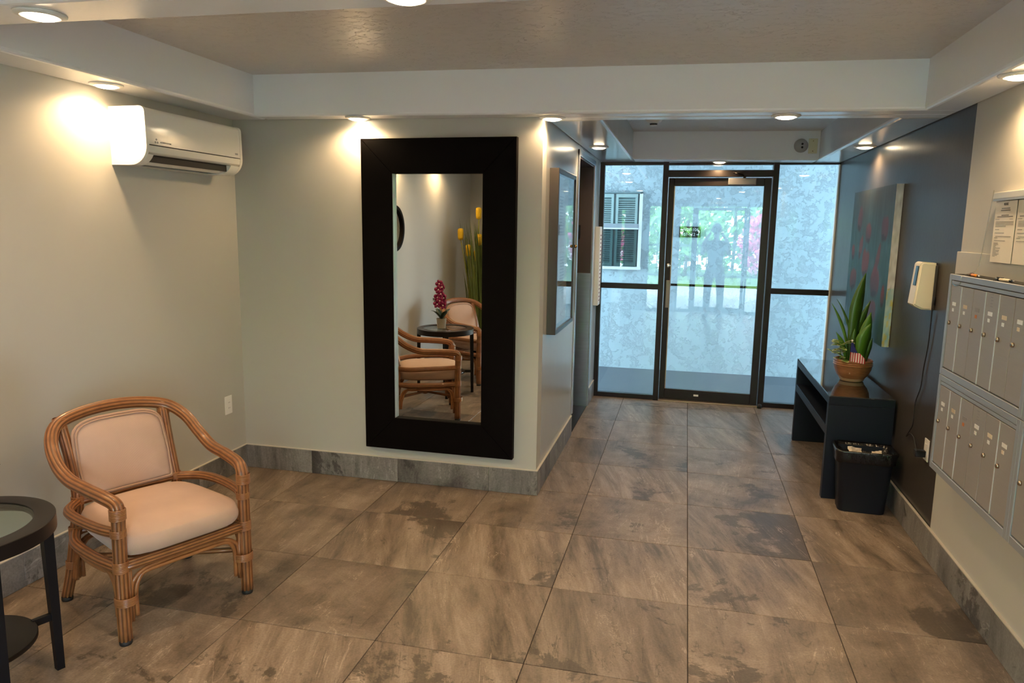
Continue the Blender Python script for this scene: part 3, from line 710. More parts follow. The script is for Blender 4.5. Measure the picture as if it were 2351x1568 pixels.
o = obj('vanes', bm, M['ac_vent'], ac); o['kind'] = 'stuff'
o = obj('label_plate', box(.150, .1505, .325, .36, .02, .045), M['grey'], ac); o.rotation_euler = (0, 0, 0); o.location = (.032, 0, .008)
# maker's mark: three small lozenges and a line of lettering
mk = bmesh.new()
for (cy_, cz_) in ((-.330, .1295), (-.338, .1155), (-.322, .1155)):
    add_ext(mk, [(cy_-.007, cz_), (cy_, cz_+.006), (cy_+.007, cz_), (cy_, cz_-.006)], 'x', .2092, .2100)
o = obj('emblem', mk, M['ink_grey'], ac)
tx = text('lettering', 'MITSUBISHI ELECTRIC', .0088, M['ink_grey'], ac, (.2099, -.262, .117), (R(90), 0, R(90)))
obj('indicator_window', box(.2093, .2098, .335, .362, .118, .128), M['grey'], ac)

# wall switch low on the left wall
t = thing('wall_outlet', 'white outlet cover low on the left wall near the corner', 'outlet', (XL, 1.555, .472))
obj('plate', box(0, .006, -.037, .037, -.060, .060, .003), M['white'], t)
bm = bmesh.new(); add_box(bm, .006, .009, -.017, .017, -.034, .034, .002); obj('socket', bm, M['white'], t)
bm = bmesh.new()
for zz in (-.018, .018):
    for yy in (-.006, .006): add_box(bm, .009, .0095, yy-.001, yy+.001, zz-.004, zz+.004)
obj('slots', bm, M['ink'], t)['kind'] = 'stuff'

# round dark mirror on the left wall (seen in the tall mirror)
rm = thing('round_mirror', 'round mirror in a dark frame on the left wall above the table', 'mirror', (XL, -.775, 1.59))
def ringx(r0, r1, x0, x1, n=48):
    bm = bmesh.new(); add_lathe(bm, [(r0, x0), (r0, x1), (r1, x1), (r1, x0), (r0, x0)], n, cap0=False, cap1=False)
    bmesh.ops.rotate(bm, verts=bm.verts, matrix=Matrix.Rotation(R(90), 3, 'Y'), cent=(0, 0, 0)); bmesh.ops.remove_doubles(bm, verts=bm.verts, dist=1e-6); return bm
autosmooth(obj('frame', ringx(.19, .225, 0.001, .03), M['frame_black'], rm))
bm = bmesh.new(); add_lathe(bm, [(.191, .002), (.191, .010)], 48); bmesh.ops.rotate(bm, verts=bm.verts, matrix=Matrix.Rotation(R(90), 3, 'Y'), cent=(0, 0, 0))
obj('mirror_glass', bm, M['mirror'], rm)

# ------------------------------------------------------------------ rattan chairs
def cushion(w, d, h, front_extra=0.0, taper=.0, nx=18, ny=18, e=5.0):
    """puffed seat cushion centred at the origin, bottom at z=0"""
    bm = bmesh.new(); bmesh.ops.create_cube(bm, size=2); bmesh.ops.subdivide_edges(bm, edges=bm.edges, cuts=9, use_grid_fill=True)
    for v in bm.verts:
        x, y, z = v.co
        k = (abs(x)**e+abs(y)**e)**(1/e) if (x or y) else 0
        m_ = max(abs(x), abs(y))
        if k > 0: s = m_/k; x, y = x*s, y*s
        # round the side profile
        rr_ = max(0, m_-.80)/.20; q = math.sqrt(max(0, 1-rr_*rr_*.0))
        edge = m_
        zz = z
        if abs(z) > .999 and edge > .82: zz = z*(1-((edge-.82)/.18)**2*.30)
        if edge > .999: 
            out = 1+.0*(1-z*z); x *= out; y *= out
            zz = z*.70
            b_ = .05*(1-z*z); x *= 1+b_; y *= 1+b_
        crown = (1-x*x)*(1-y*y)*.16 if z > .9 else 0
        wx = w/2*(1-taper*(1-y)/2)
        v.co = (x*wx, y*d/2, h/2*(1+zz)+crown*h)
    return bm
def arch_panel(w, z0, z1, th, inset=0.0, n=14, pts_only=False):
    """outline of the back panel: flat foot, arched top with rounded corners (x,z)"""
    a = w/2-inset; zb = z0+inset; zt = z1-inset
    side = zt-.085
    pts = [(-a+.012, zb), (a-.012, zb), (a-.003, zb+.003), (a, zb+.012), (a+.006, (zb+side)/2), (a, side)]
    for i in range(1, n):
        t_ = PI*i/n; cx_ = math.cos(t_); sx_ = math.sin(t_)
        pts.append((a*math.copysign(abs(cx_)**.55, cx_), side+(zt-side)*abs(sx_)**.75))
    pts += [(-a, side), (-a-.006, (zb+side)/2), (-a, zb+.012), (-a+.003, zb+.003)]
    return pts
def mirror_pts(p): return [(-x, y, z) for x, y, z in p]
def build_chair():
    t = thing('rattan_armchair', '', 'chair')
    RM = M['rattan']; kw = dict(n=36, lobes=9, amp=.16)
    # continuous arm and back rail
    half = [(.262, .262, .535), (.265, .252, .572), (.281, .20, .590), (.298, .07, .600), (.306, -.06, .610), (.308, -.17, .655), (.290, -.265, .727), (.235, -.333, .778), (.13, -.368, .803)]
    path = half + [(0, -.378, .812)] + mirror_pts(half)[::-1]
    obj('arm_rail', tube(path, .0265, sub=6, **kw), RM, t, True)
    for s in (1, -1):
        # front legs rise into the arm
        fl_ = obj('front_leg', tube([(s*.265, .256, .018), (s*.265, .256, .2), (s*.264, .257, .40), (s*.262, .262, .548)], .026, sub=4, **kw), RM, t, True)
        bm = bmesh.new(); add_lathe(bm, [(.022, 0), (.024, .004), (.024, .02)], 20, (s*.265, .256, 0)); obj('foot_cap', bm, M['black_rubber'], fl_, True)
        # stepped reeds bound on the inner side of the leg
        bm = tube([(s*.236, .256, .085), (s*.236, .256, .30)], .0125, n=20, sub=1, lobes=5, amp=.2); add_tube(bm, [(s*.265, .228, .065), (s*.265, .228, .30)], .0125, 20, sub=1, lobes=5, amp=.2)
        obj('leg_reeds', bm, RM, fl_, True)
        for z0, z1, rx_ in ((.165, .20, .043), (.30, .345, .030), (.445, .475, .030), (.515, .560, .031)):
            bm = bmesh.new(); nn_ = 7
            for k in range(nn_):
                zz = z0+(z1-z0)*(k+.5)/nn_; hh = (z1-z0)/nn_/2
                cxx = s*(.252 if rx_ > .04 else .264); add_lathe(bm, [(rx_-.003, -hh), (rx_, 0), (rx_-.003, hh)], 20, (cxx, .256 if zz < .5 else .262, zz), False, False)
            obj('binding', bm, RM, fl_, True)
        # rear legs run up into the back posts
        rl = obj('rear_leg', tube([(s*.272, -.285, .018), (s*.252, -.262, .15), (s*.232, -.245, .32), (s*.214, -.243, .46), (s*.214, -.29, .62), (s*.222, -.345, .775)], .023, sub=5, **kw), RM, t, True)
        bm = bmesh.new(); add_lathe(bm, [(.021, 0), (.023, .004), (.023, .02)], 20, (s*.272, -.285, 0)); obj('foot_cap', bm, M['black_rubber'], rl, True)
        bm = tube([(s*.238, -.262, .09), (s*.222, -.247, .30)], .012, n=20, sub=1, lobes=5, amp=.2); obj('leg_reeds', bm, RM, rl, True)
        for z0, z1, x_, y_, r0 in ((.15, .185, .244, -.26, .032), (.30, .34, .232, -.245, .028), (.435, .47, .214, -.243, .027), (.735, .80, .224, -.345, .029)):
            bm = bmesh.new()
            for k in range(7):
                zz = z0+(z1-z0)*(k+.5)/7; hh = (z1-z0)/14; add_lathe(bm, [(r0-.003, -hh), (r0, 0), (r0-.003, hh)], 20, (s*x_, y_+(.04*(.77-zz) if zz > .7 else 0), zz), False, False)
            obj('binding', bm, RM, rl, True)
        # side rails: one at cushion height, one under the seat
        obj('side_rail', tube([(s*.264, .25, .457), (s*.292, .16, .459), (s*.306, .0, .458), (s*.29, -.14, .452), (s*.214, -.243, .447)], .0205, sub=6, **kw), RM, t, True)
        obj('seat_rail', tube([(s*.265, .25, .315), (s*.286, .1, .315), (s*.285, -.1, .315), (s*.232, -.245, .315)], .022, sub=5, **kw), RM, t, True)
        bm = bmesh.new()
        for o_ in (0, .018): add_tube(bm, [(s*.266, .222-o_, .10), (s*.266, .222-o_, .21), (s*.27, .19-o_, .268+o_*.2), (s*.278, .12, .285-o_*.6), (s*.285, 0, .290-o_*.8), (s*.27, -.12, .285-o_*.6), (s*.25, -.19+o_, .262), (s*.25, -.225+o_, .19), (s*.255, -.235+o_, .11)], .0085, 10)
        obj('side_brace', bm, RM, t, True)
    obj('front_rail', tube([(-.265, .256, .318), (0, .262, .318), (.265, .256, .318)], .022, sub=5, **kw), RM, t, True)
    obj('rear_rail', tube([(-.232, -.245, .315), (0, -.25, .315), (.232, -.245, .315)], .02, sub=4, **kw), RM, t, True)
    obj('lower_back_rail', tube([(-.214, -.243, .447), (0, -.252, .450), (.214, -.243, .447)], .021, sub=5, **kw), RM, t, True)
    for y_, nm in ((.256, 'front_brace'), (-.25, 'rear_brace')):
        bm = bmesh.new()
        for o_ in (0, .018):
            h_ = [(.231-o_, y_, .10), (.231-o_, y_, .20), (.218-o_, y_, .252-o_*.3), (.17, y_, .283-o_*.7), (.08, y_, .291-o_)]
            add_tube(bm, h_+[(0, y_, .2915-o_)]+mirror_pts(h_)[::-1], .0085, 10)
        obj(nm, bm, RM, t, True)
    # crossed stretchers bound in the middle
    st = bmesh.new()
    for s in (1, -1):
        for o_ in (-.011, .011):
            add_tube(st, [(s*.25+o_*.6, .235-abs(o_)*.1, .205), (o_, o_*s, .20), (-s*.24+o_*.6, -.25, .205)], .011, 12, lobes=3, amp=.15, sub=4)
    sto = obj('stretcher', st, RM, t, True)
    bm = bmesh.new(); add_lathe(bm, [(.018, -.02), (.030, -.012), (.031, .012), (.018, .02)], 16, (0, 0, .2)); obj('binding', bm, RM, sto, True)
    # seat cushion
    c = obj('seat_cushion', cushion(.515, .52, .110, taper=.10), M['fabric'], t, True); c.location = (0, .028, .338)
    # padded back panel on the leaning posts
    def lean(z): return -.243-(z-.46)*.30
    outl = arch_panel(.385, .462, .778, .04)
    bm = bmesh.new(); rings = []
    cxm, czm = 0, .62
    for k, (sc, dy) in enumerate(((1.0, .0), (1.0, .016), (.965, .030), (.88, .038), (.6, .044), (.25, .046))):
        rings.append([bm.verts.new((cxm+(x-cxm)*sc, lean(czm+(z-czm)*sc)+dy-.008, czm+(z-czm)*sc)) for x, z in outl])
    n_ = len(outl)
    for a, b in zip(rings, rings[1:]):
        for i in range(n_): bm.faces.new((a[i], a[(i+1) % n_], b[(i+1) % n_], b[i]))
    bm.faces.new(rings[-1]); bm.faces.new(rings[0][::-1])
    bc = obj('back_cushion', bm, M['fabric'], t, True)
    bm = bmesh.new()
    for sc, r0, dy in ((1.012, .0065, .014), (.972, .004, .028)):
        ring = [(x*sc, lean(czm+(z-czm)*sc)+dy, czm+(z-czm)*sc) for x, z in outl]
        add_tube(bm, ring+[ring[0]], r0, 8, sub=1, cap=False)
    obj('piping', bm, M['piping'], bc, True)
    return t
ch = build_chair()
ch.location = (-2.275, .0755, 0); ch.rotation_euler = (0, 0, R(-114.8)); ch['label'] = 'rattan armchair with peach cushions, nearest the tall wall mirror'; ch['group'] = 'rattan armchairs by the table'
ch2 = dup_tree(ch); ch2.location = (-2.25, -1.455, 0); ch2.rotation_euler = (0, 0, R(-62)); ch2['label'] = 'rattan armchair with peach cushions in the corner, seen in the mirror'

# ------------------------------------------------------------------ round side table
TB = Vector((-2.37, -.71, 0))
tb = thing('side_table', 'round black side table with a glass inset top', 'table', TB, 0)
TH, TR, TI = .645, .275, .211
bm = bmesh.new(); add_lathe(bm, [(TI, TH-.014), (TI, TH-.001), (TI+.002, TH), (TR-.002, TH), (TR, TH-.002), (TR, TH-.050), (TR-.02, TH-.050), (TR-.02, TH-.022), (TI-.006, TH-.022), (TI-.006, TH-.014), (TI, TH-.014)], 72, cap0=False, cap1=False)
bmesh.ops.remove_doubles(bm, verts=bm.verts, dist=1e-6); autosmooth(obj('tabletop_ring', bm, M['espresso'], tb))
bm = bmesh.new(); add_lathe(bm, [(TI-.001, TH-.0135), (TI-.001, TH-.004)], 64); obj('glass_inset', bm, glass_mat('table_glass', (.80, .88, .84), boost=1.3), tb)
bm = bmesh.new(); add_lathe(bm, [(.190, .205), (.192, .208), (.192, .220), (.190, .223)], 60); autosmooth(obj('shelf', bm, M['espresso'], tb))
for a in (68, 158, 248, 338):
    bm = bmesh.new()
    vs = []
    for (rad, z, hw) in ((.262, 0, .013), (.256, TH-.03, .018)):
        for (du, dv) in ((-1, -1), (1, -1), (1, 1), (-1, 1)): vs.append(bm.verts.new((rad+du*hw, dv*hw, z)))
    for q in ((3, 2, 1, 0), (4, 5, 6, 7), (0, 1, 5, 4), (1, 2, 6, 5), (2, 3, 7, 6), (3, 0, 4, 7)): bm.faces.new([vs[i] for i in q])
    lg = obj('leg', bm, M['table_leg'], tb); lg.rotation_euler = (0, 0, R(a))
    obj('shelf_bracket', box(.185, .250, -.009, .009, .20, .226, .001), M['table_leg'], lg)

# orchid in a grey pot on the table
orc = thing('potted_orchid', 'magenta orchid in a grey pot on the side table', 'plant', (-2.395, -.67, TH+.001))
bm = bmesh.new(); add_lathe(bm, [(.040, 0), (.048, .09), (.049, .095), (.044, .095), (.042, .08)], 32, cap1=True); autosmooth(obj('pot', bm, M['pot_grey'], orc))
def blade(bm, base, d, L_, wd, droop=.4, up=.8, n=8, thick=.0, twist=0, fold=.15):
    """strap leaf: base point, horizontal direction angle d"""
    dx, dy = math.cos(d), math.sin(d); px_, py_ = -dy, dx
    prev = None; p = Vector(base); ang = math.atan(up*2.2) 
    for i in range(n+1):
        t_ = i/n; wv = wd*max(.02, math.sin(PI*min(1, (t_*.92+.08)))**.7)
        a = ang - droop*t_*t_*1.6
        tx_ = twist*t_
        sx, sy = px_*math.cos(tx_)+dx*math.sin(tx_), py_*math.cos(tx_)+dy*math.sin(tx_)
        A = bm.verts.new(p+Vector((sx*wv, sy*wv, fold*wv))); B = bm.verts.new(p); C_ = bm.verts.new(p-Vector((sx*wv, sy*wv, -fold*wv)))
        if prev: bm.faces.new((prev[0], prev[1], B, A)); bm.faces.new((prev[1], prev[2], C_, B))
        prev = (A, B, C_)
        st_ = L_/n; p = p+Vector((dx*math.cos(a), dy*math.cos(a), math.sin(a)))*st_
def solid(o, th=.0015):
    md = o.modifiers.new('thickness', 'SOLIDIFY'); md.thickness = th; return o
for d in (.75, 2.2, 3.9, 5.2):
    bm = bmesh.new(); blade(bm, (0, 0, .09), d, .15, .026, droop=.5, up=.55); solid(obj('leaf', bm, M['orchid_leaf'], orc, True), .003)
stem = [(0, 0, .09), (.005, .0, .2), (-.005, .005, .3), (-.03, .01, .38), (-.035, .01, .41)]
stem = [(0, 0, .09), (.004, .0, .2), (.01, .0, .30), (.0, .0, .40), (-.02, .0, .45)]
obj('stem', tube(stem, .0035, 8), M['reed'], orc, True)
def flower(s):
    bm = bmesh.new()
    for k in range(5):
        a = R(90+72*k); wd = .020 if k in (1, 4) else .014
        c = []
        for i in range(10):
            t_ = 2*PI*i/10; u = .020+.021*math.cos(t_); v = wd*math.sin(t_)
            c.append(bm.verts.new((u*math.cos(a)-v*math.sin(a), .006*math.cos(t_), u*math.sin(a)+v*math.cos(a))))
        bm.faces.new(c)
    return bm
fm = None; cm = None
for (x, y, z, rz) in ((.03, .03, .225, .2), (-.03, .035, .235, -.3), (.0, .04, .27, 0), (.035, .02, .295, .6), (-.032, .025, .30, -.6), (.01, .035, .335, .2), (-.02, .03, .375, -.3), (.018, .02, .40, .5), (-.015, .015, .43, 0), (.0, -.03, .30, PI), (.0, -.03, .25, PI)):
    if fm is None: o = solid(obj('flower', flower(1), M['orchid'], orc, True), .001); fm = o
    else:
        o = fm.copy(); COL.objects.link(o); 
    o.parent = orc; o.location = (x, y, z); o.rotation_euler = (0, random.uniform(-.4, .4), rz)
    if cm is None:
        bm = bmesh.new(); bmesh.ops.create_uvsphere(bm, u_segments=10, v_segments=6, radius=.0065); c = obj('flower_centre', bm, M['orchid_c'], o, True); cm = c.data
    else: c = link('flower_centre', cm, None, o)
    c.location = (0, .006, 0)
bm = bmesh.new()
for i in range(7):
    r0 = bmesh.ops.create_uvsphere(bm, u_segments=8, v_segments=6, radius=.0055); bmesh.ops.translate(bm, verts=r0['verts'], vec=(-.055-.012*(i % 3), .01, .26+.012*(i//2)))
add_tube(bm, [(.0, 0, .24), (-.05, .01, .26), (-.085, .01, .29)], .0015, 6)
obj('buds', bm, M['orchid_leaf'], orc, True)

# tall artificial reeds in the corner (seen in the tall mirror)
rd = thing('artificial_reeds', 'tall artificial grass with yellow bottlebrush flowers in the corner', 'plant', (-2.56, -2.55, 0))
bm = bmesh.new(); add_lathe(bm, [(.12, 0), (.15, .28), (.155, .30), (.14, .30), (.135, .26)], 32); autosmooth(obj('pot', bm, M['frame_black'], rd))
bm = bmesh.new()
for i in range(320):
    a = random.uniform(0, 2*PI); r0 = random.uniform(0, .15)
    blade(bm, (r0*math.cos(a), r0*math.sin(a), .27), a, random.uniform(.75, 1.45), random.uniform(.005, .011), droop=random.uniform(.0, .12) if math.cos(a) < 0 else random.uniform(.05, .28), up=random.uniform(5 if math.cos(a) < 0 else 2.5, 11), n=8, twist=random.uniform(-1, 1))
o = obj('blades', bm, M['reed'], rd, True); o['kind'] = 'stuff'
bm = bmesh.new()
for i in range(60):
    a = random.uniform(0, 2*PI); r0 = random.uniform(0, .11)
    blade(bm, (r0*math.cos(a), r0*math.sin(a), .27), a, random.uniform(.7, 1.2), random.uniform(.006, .010), droop=.1, up=random.uniform(3, 8), n=7)
o = obj('pale_blades', bm, M['reed_y'], rd, True); o['kind'] = 'stuff'
REED = [(-.03, .05, 1.71), (-.26, .04, 1.46), (-.155, .06, 1.27), (-.01, .10, 1.40), (-.10, -.1, 1.20), (.20, 0, 1.5), (.12, .1, 1.3)]
for (x, y, z) in REED:
    s_ = obj('flower_stem', tube([(x*.25, y*.25, .25), (x*.6, y*.6, z*.6), (x, y, z)], .006, 8), M['reed_y'], rd, True)
    bm = bmesh.new(); add_lathe(bm, [(.012, -.07), (.030, -.06), (.034, -.03), (.036, .03), (.032, .06), (.014, .07)], 20, (x, y, z+.05)); obj('bottlebrush', bm, M['yellow'], s_, True)

# ------------------------------------------------------------------ notice case on the passage wall
M['case'] = mat('anodised_case_frame', (.060, .050, .044), .35, metal=.4)
nc = thing('notice_case', 'dark bronze glazed notice case on the passage wall beside the lift', 'notice board', (XC, 1.972, .975))
cw, chh, cdp = .725, 1.03, .058
obj('back_panel', box(0, .008, .01, cw-.01, .01, chh-.01), M['paper'], nc)
for bx, nm in (((0, cdp, 0, .028, 0, chh), 'frame_side'), ((0, cdp, cw-.028, cw, 0, chh), 'frame_side'), ((0, cdp, .028, cw-.028, 0, .028), 'frame_rail'), ((0, cdp, .028, cw-.028, chh-.028, chh), 'frame_rail')):
    obj(nm, box(*bx, .002, 1), M['case'], nc)
obj('glass_door', box(cdp-.012, cdp-.007, .028, cw-.028, .028, chh-.028), M['glass_case'], nc)
bm = bmesh.new(); add_lathe(bm, [(.011, 0), (.011, .012), (.007, .018), (.002, .019)], 14); bmesh.ops.rotate(bm, verts=bm.verts, matrix=Matrix.Rotation(R(90), 3, 'Y'), cent=(0, 0, 0)); bmesh.ops.translate(bm, verts=bm.verts, vec=(cdp, cw-.014, .54))
obj('lock', bm, M['brass'], nc, True)
for (y0, y1, z0, z1) in ((.06, .27, .62, .92), (.31, .52, .60, .90), (.10, .33, .16, .46), (.38, .60, .2, .5)):
    o = obj('notice_sheet', box(.008, .0095, y0, y1, z0, z1), M['white'], nc)
    bm = bmesh.new()
    for k in range(12): add_box(bm, .0095, .0098, y0+.02, y1-.02-random.random()*.06, z1-.03-k*.021, z1-.026-k*.021)
    obj('print', bm, M['ink_grey'], o)
# framed notice near the door
nf = thing('framed_notice', 'narrow white framed notice on the passage wall beside the glass front', 'notice', (XC, 4.35, .92))
obj('frame', box(0, .045, 0, .16, 0, .74, .004), M['white_trim'], nf)
obj('sheet', box(.045, .0462, .012, .148, .02, .72), M['paper'], nf)
bm = bmesh.new()
for k in range(18): add_box(bm, .0462, .0466, .03, .13-random.random()*.04, .04+k*.036, .052+k*.036)
obj('print', bm, mat('reddish_print', (.25, .12, .12), .7), nf)

# ------------------------------------------------------------------ flower painting
pt = thing('flower_painting', 'unframed canvas painting of dusty red poppies on teal', 'painting', (XR-.002, 2.50, .925))
PW, PH, PD = 1.16, 1.02, .042
def paint_col(u, v):
    """u: 0 far .. 1 near the room, v: 0 bottom .. 1 top"""
    n1 = noise.noise(Vector((u*5, v*5, 1.3))); n2 = noise.noise(Vector((u*14, v*9, 4.1))); n3 = noise.noise(Vector((u*30, v*4, 9.1)))
    t_ = min(1, max(0, (v-.55)/.45+n1*.35))
    c = Vector((.035, .105, .12)).lerp(Vector((.065, .070, .066)), t_)
    c = c.lerp(Vector((.16, .26, .27)), max(0, n2)*.45*(1-t_)); c = c.lerp(Vector((.04, .07, .16)), max(0, -n1)*.5*(1 if v < .4 else .2))
    c *= 1+.25*n3
    for (pu, pv, ru, rv, tilt) in POP:
        du, dv = u-pu, v-pv; du, dv = du*math.cos(tilt)+dv*math.sin(tilt), -du*math.sin(tilt)+dv*math.cos(tilt)
        d = math.sqrt((du/ru)**2+(dv/rv)**2)+n2*.28+n3*.1
        if d < 1:
            pc = Vector((.20, .042, .036)).lerp(Vector((.085, .035, .045)), min(1, max(0, (-dv/rv)*.6+.4+n1)))
            if dv/rv < -.45 and abs(du/ru) < .5: pc = pc*.35
            c = c.lerp(pc, min(1, (1-d)*5)*.85)
        elif abs(du+.02*math.sin(v*20)) < .006 and dv < 0 and dv > -.5: c = c.lerp(Vector((.05, .09, .06)), .5)
    return c
POP = [(.22, .80, .07, .105, -.25), (.47, .70, .075, .08, .1), (.84, .73, .09, .09, -.2), (.30, .60, .05, .09, -.3), (.10, .56, .05, .065, 0), (.45, .49, .10, .115, .1), (.74, .53, .045, .13, -.25), (.16, .36, .09, .09, .1), (.72, .38, .11, .13, .05), (.38, .24, .08, .085, 0), (.70, .18, .12, .10, .1), (.92, .30, .04, .08, 0), (.33, .07, .06, .07, 0)]
bm = bmesh.new(); lay = bm.loops.layers.float_color.new('col'); nu, nv = 110, 100
grid = [[bm.verts.new((-PD, PW*(1-i/nu), PH*j/nv)) for j in range(nv+1)] for i in range(nu+1)]
cc = [[paint_col(i/nu, j/nv) for j in range(nv+1)] for i in range(nu+1)]
for i in range(nu):
    for j in range(nv):
        f = bm.faces.new((grid[i][j], grid[i+1][j], grid[i+1][j+1], grid[i][j+1]))
        for l, (a, b) in zip(f.loops, ((i, j), (i+1, j), (i+1, j+1), (i, j+1))): l[lay] = (*cc[a][b], 1)
def edge_col(v, s):
    n1 = noise.noise(Vector((s*7, v*22, 2))); n2 = noise.noise(Vector((s*25+v*14, v*6, 5)))
    if v > .36: return Vector((.55, .55, .56))*(1+.35*n1)
    c = Vector((.16, .38, .46)).lerp(Vector((.55, .60, .55)), .5+.5*n1)
    return c.lerp(Vector((.50, .42, .06)), .8) if n2 > .18 else c
back = [[bm.verts.new((-PD+PD*k/4, 0, PH*j/nv)) for j in range(nv+1)] for k in range(5)]
for k in range(4):
    for j in range(nv):
        f = bm.faces.new((back[k][j], back[k+1][j], back[k+1][j+1], back[k][j+1]))
        for l, (a, b) in zip(f.loops, ((k, j), (k+1, j), (k+1, j+1), (k, j+1))): l[lay] = (*edge_col(b/nv, a/4), 1)
for (ya, yb, za, zb) in ((PW, PW, 0, PH), (0, PW, PH, PH), (0, PW, 0, 0)):
    if ya == yb: q = [(-PD, ya, za), (0, ya, za), (0, ya, zb), (-PD, ya, zb)]
    else: q = [(-PD, ya, za), (-PD, yb, za), (0, yb, za), (0, ya, za)]
    f = bm.faces.new([bm.verts.new(p) for p in q])
    for l in f.loops: l[lay] = (.3, .3, .3, 1)
obj('canvas', bm, attr_mat('painted_canvas', rough=.5, spec=.25), pt)

# ------------------------------------------------------------------ hand sanitiser dispenser
dp = thing('hand_sanitizer_dispenser', 'cream hand sanitizer dispenser on the charcoal wall', 'dispenser', (XR, 1.775, 1.245))
obj('back_plate', box(-.014, 0, -.054, .054, .0, .235, .003), M['disp_back'], dp)
prof = [(-.012, .248), (-.060, .250)] + arc((-.068, .232), .020, 95, 175, 5) + [(-.094, .15), (-.102, .05), (-.104, .028), (-.097, .020), (-.062, .002), (-.012, .0)]
bm = bmesh.new(); add_ext(bm, prof, 'y', -.056, .056); bmesh.ops.recalc_face_normals(bm, faces=bm.faces)
bmesh.ops.bevel(bm, geom=[e for e in bm.edges if abs(abs(e.verts[0].co.y)-.056) < 1e-5 and abs(e.verts[0].co.y-e.verts[1].co.y) < 1e-5], offset=.008, segments=3, affect='EDGES')
autosmooth(obj('cover', bm, M['disp'], dp), 30)
bm = bmesh.new(); add_ext(bm, [(-.1035, .225), (-.1045, .225), (-.1145, .125), (-.110, .125)], 'y', -.045, -.005); bm.free()
bm = box(-.003, .003, -.022, .022, -.052, .052, .002); o = obj('level_window', bm, M['disp_win'], dp); o.location = (-.0935, -.018, .178); o.rotation_euler = (0, R(4.5), 0)
obj('power_port', box(-.012, -.001, -.064, -.050, .03, .075, .003), M['black'], dp)
cb = (obj('power_cord', tube([(XR-.015, 1.712, 1.262), (XR-.012, 1.715, 1.18), (XR-.010, 1.728, 1.05), (XR-.010, 1.76, .93), (XR-.010, 1.775, .82), (XR-.012, 1.83, .72), (XR-.012, 1.835, .60), (XR-.014, 1.87, .55), (XR-.012, 1.93, .50), (XR-.013, 1.86, .535), (XR-.02, 1.76, .535), (XR-.03, 1.66, .485), (XR-.035, 1.62, .50)], .0032, 8, sub=6), M['cable'], None, True)); cb.data.transform(Matrix.Translation(-dp.location)); cb.parent = dp; cb['label'] = 'thin black power cord'
t = thing('wall_outlet', 'cream outlet plate on the charcoal wall beside the lower mailboxes', 'outlet', (XR, 1.60, .52))
obj('plate', box(-.006, 0, -.036, .036, -.058, .058, .003), M['white'], t)
obj('socket', box(-.009, -.006, -.017, .017, -.034, .034, .002), M['white'], t)
ad_ = obj('power_adapter', box(-.052, 0, -.020, .020, -.018, .018, .005), M['black'], dp); ad_.location = (-.009, 1.60-1.775, .50-1.245); ad_['label'] = 'black plug-in adapter'

# ------------------------------------------------------------------ mailboxes
PITCH = .134
def mailbox(ymax, z0, z1, label, emblem, missing=None):
    t = thing('mailbox_unit', label, 'mailbox', (XR-.012, ymax, z0), 0, 'wall mounted mailbox units')
    h = z1-z0; wd = .862; dx = -.088
    # body and face frame (local y runs towards the viewpoint as negative)
    obj('body', box(dx+.006, 0, -wd, 0, 0, h), M['mail_gap'], t)
    fr = .025
    for bx, nm in (((dx-.006, dx+.02, -fr, 0, 0, h), 'frame_side'), ((dx-.006, dx+.02, -wd, -wd+fr+.004, 0, h), 'frame_side'), ((dx-.006, dx+.02, -wd+fr+.004, -fr, 0, .032), 'frame_rail'), ((dx-.006, dx+.02, -wd+fr+.004, -fr, h-.026, h), 'frame_rail')):
        obj(nm, box(*bx, .002, 1), M['mail_frame'], t)
    obj('master_rail', box(dx-.003, dx+.01, -wd+fr+.006, -fr-.002, h-.044, h-.029, .001, 1), M['mail_frame'], t)
    for k in range(6):
        y1 = -fr-.002-k*PITCH; y0 = y1-PITCH+.005
        d = obj('door', box(dx-.002, dx+.008, y0, y1, .036, h-.048, .0015, 1), M['mail_door'], t)
        if k in emblem[1]: obj('hinge_highlight', box(dx-.0045, dx+.006, y0-.0045, y0-.0005, .036, h-.048, .0005, 1), M['mail_edge'], t)  # pale strip puts the edge highlight at some hinge gaps into colour
        zk = .235
        bm = bmesh.new(); add_lathe(bm, [(.0095, 0), (.0095, .005), (.0075, .009), (.002, .0095)], 16); bmesh.ops.rotate(bm, verts=bm.verts, matrix=Matrix.Rotation(R(-90), 3, 'Y'), cent=(0, 0, 0)); bmesh.ops.translate(bm, verts=bm.verts, vec=(dx-.002, y1-.024, emblem[2]))
        obj('lock', bm, M['lock'], d, True)
        yc = y1-.055; zl = emblem[2]+.088
        lab = M['white'] if k not in (2,) else M['ink_grey']
        obj('name_label', box(dx-.0034, dx-.002, yc-.021, yc+.021, zl-.008, zl+.008), [M['white'], M['tan_label'], M['ink_grey'], M['white'], M['paper_cream'], M['white']][k], d)
        obj('number_label', box(dx-.0032, dx-.002, yc-.003, yc+.017, zl-.034, zl-.020), [M['white'], M['white'], M['orange'], M['white'], M['white'], M['paper_cream']][k], d)
        if k == 3:
            text('lettering', emblem[0], .05, M['ink'], d, (dx-.0024, yc-.003, zl+.118), (R(90), 0, R(-90)))
            bm = bmesh.new()
            for q in range(5): add_box(bm, dx-.0026, dx-.002, yc-.014+.004*(q % 2), yc+.012-.003*(q % 3), zl+.028+q*.012, zl+.031+q*.012)
            obj('approval_print', bm, M['ink_grey'], d)
    return t
US = (1, 3); 
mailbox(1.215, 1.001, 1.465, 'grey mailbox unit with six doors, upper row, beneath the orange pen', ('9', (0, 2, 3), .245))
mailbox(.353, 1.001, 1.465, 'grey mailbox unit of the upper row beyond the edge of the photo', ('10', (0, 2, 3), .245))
mailbox(1.215, .548, .9985, 'grey mailbox unit with six doors, lower row, beside the outlet', ('5', (0, 1, 4), .236))
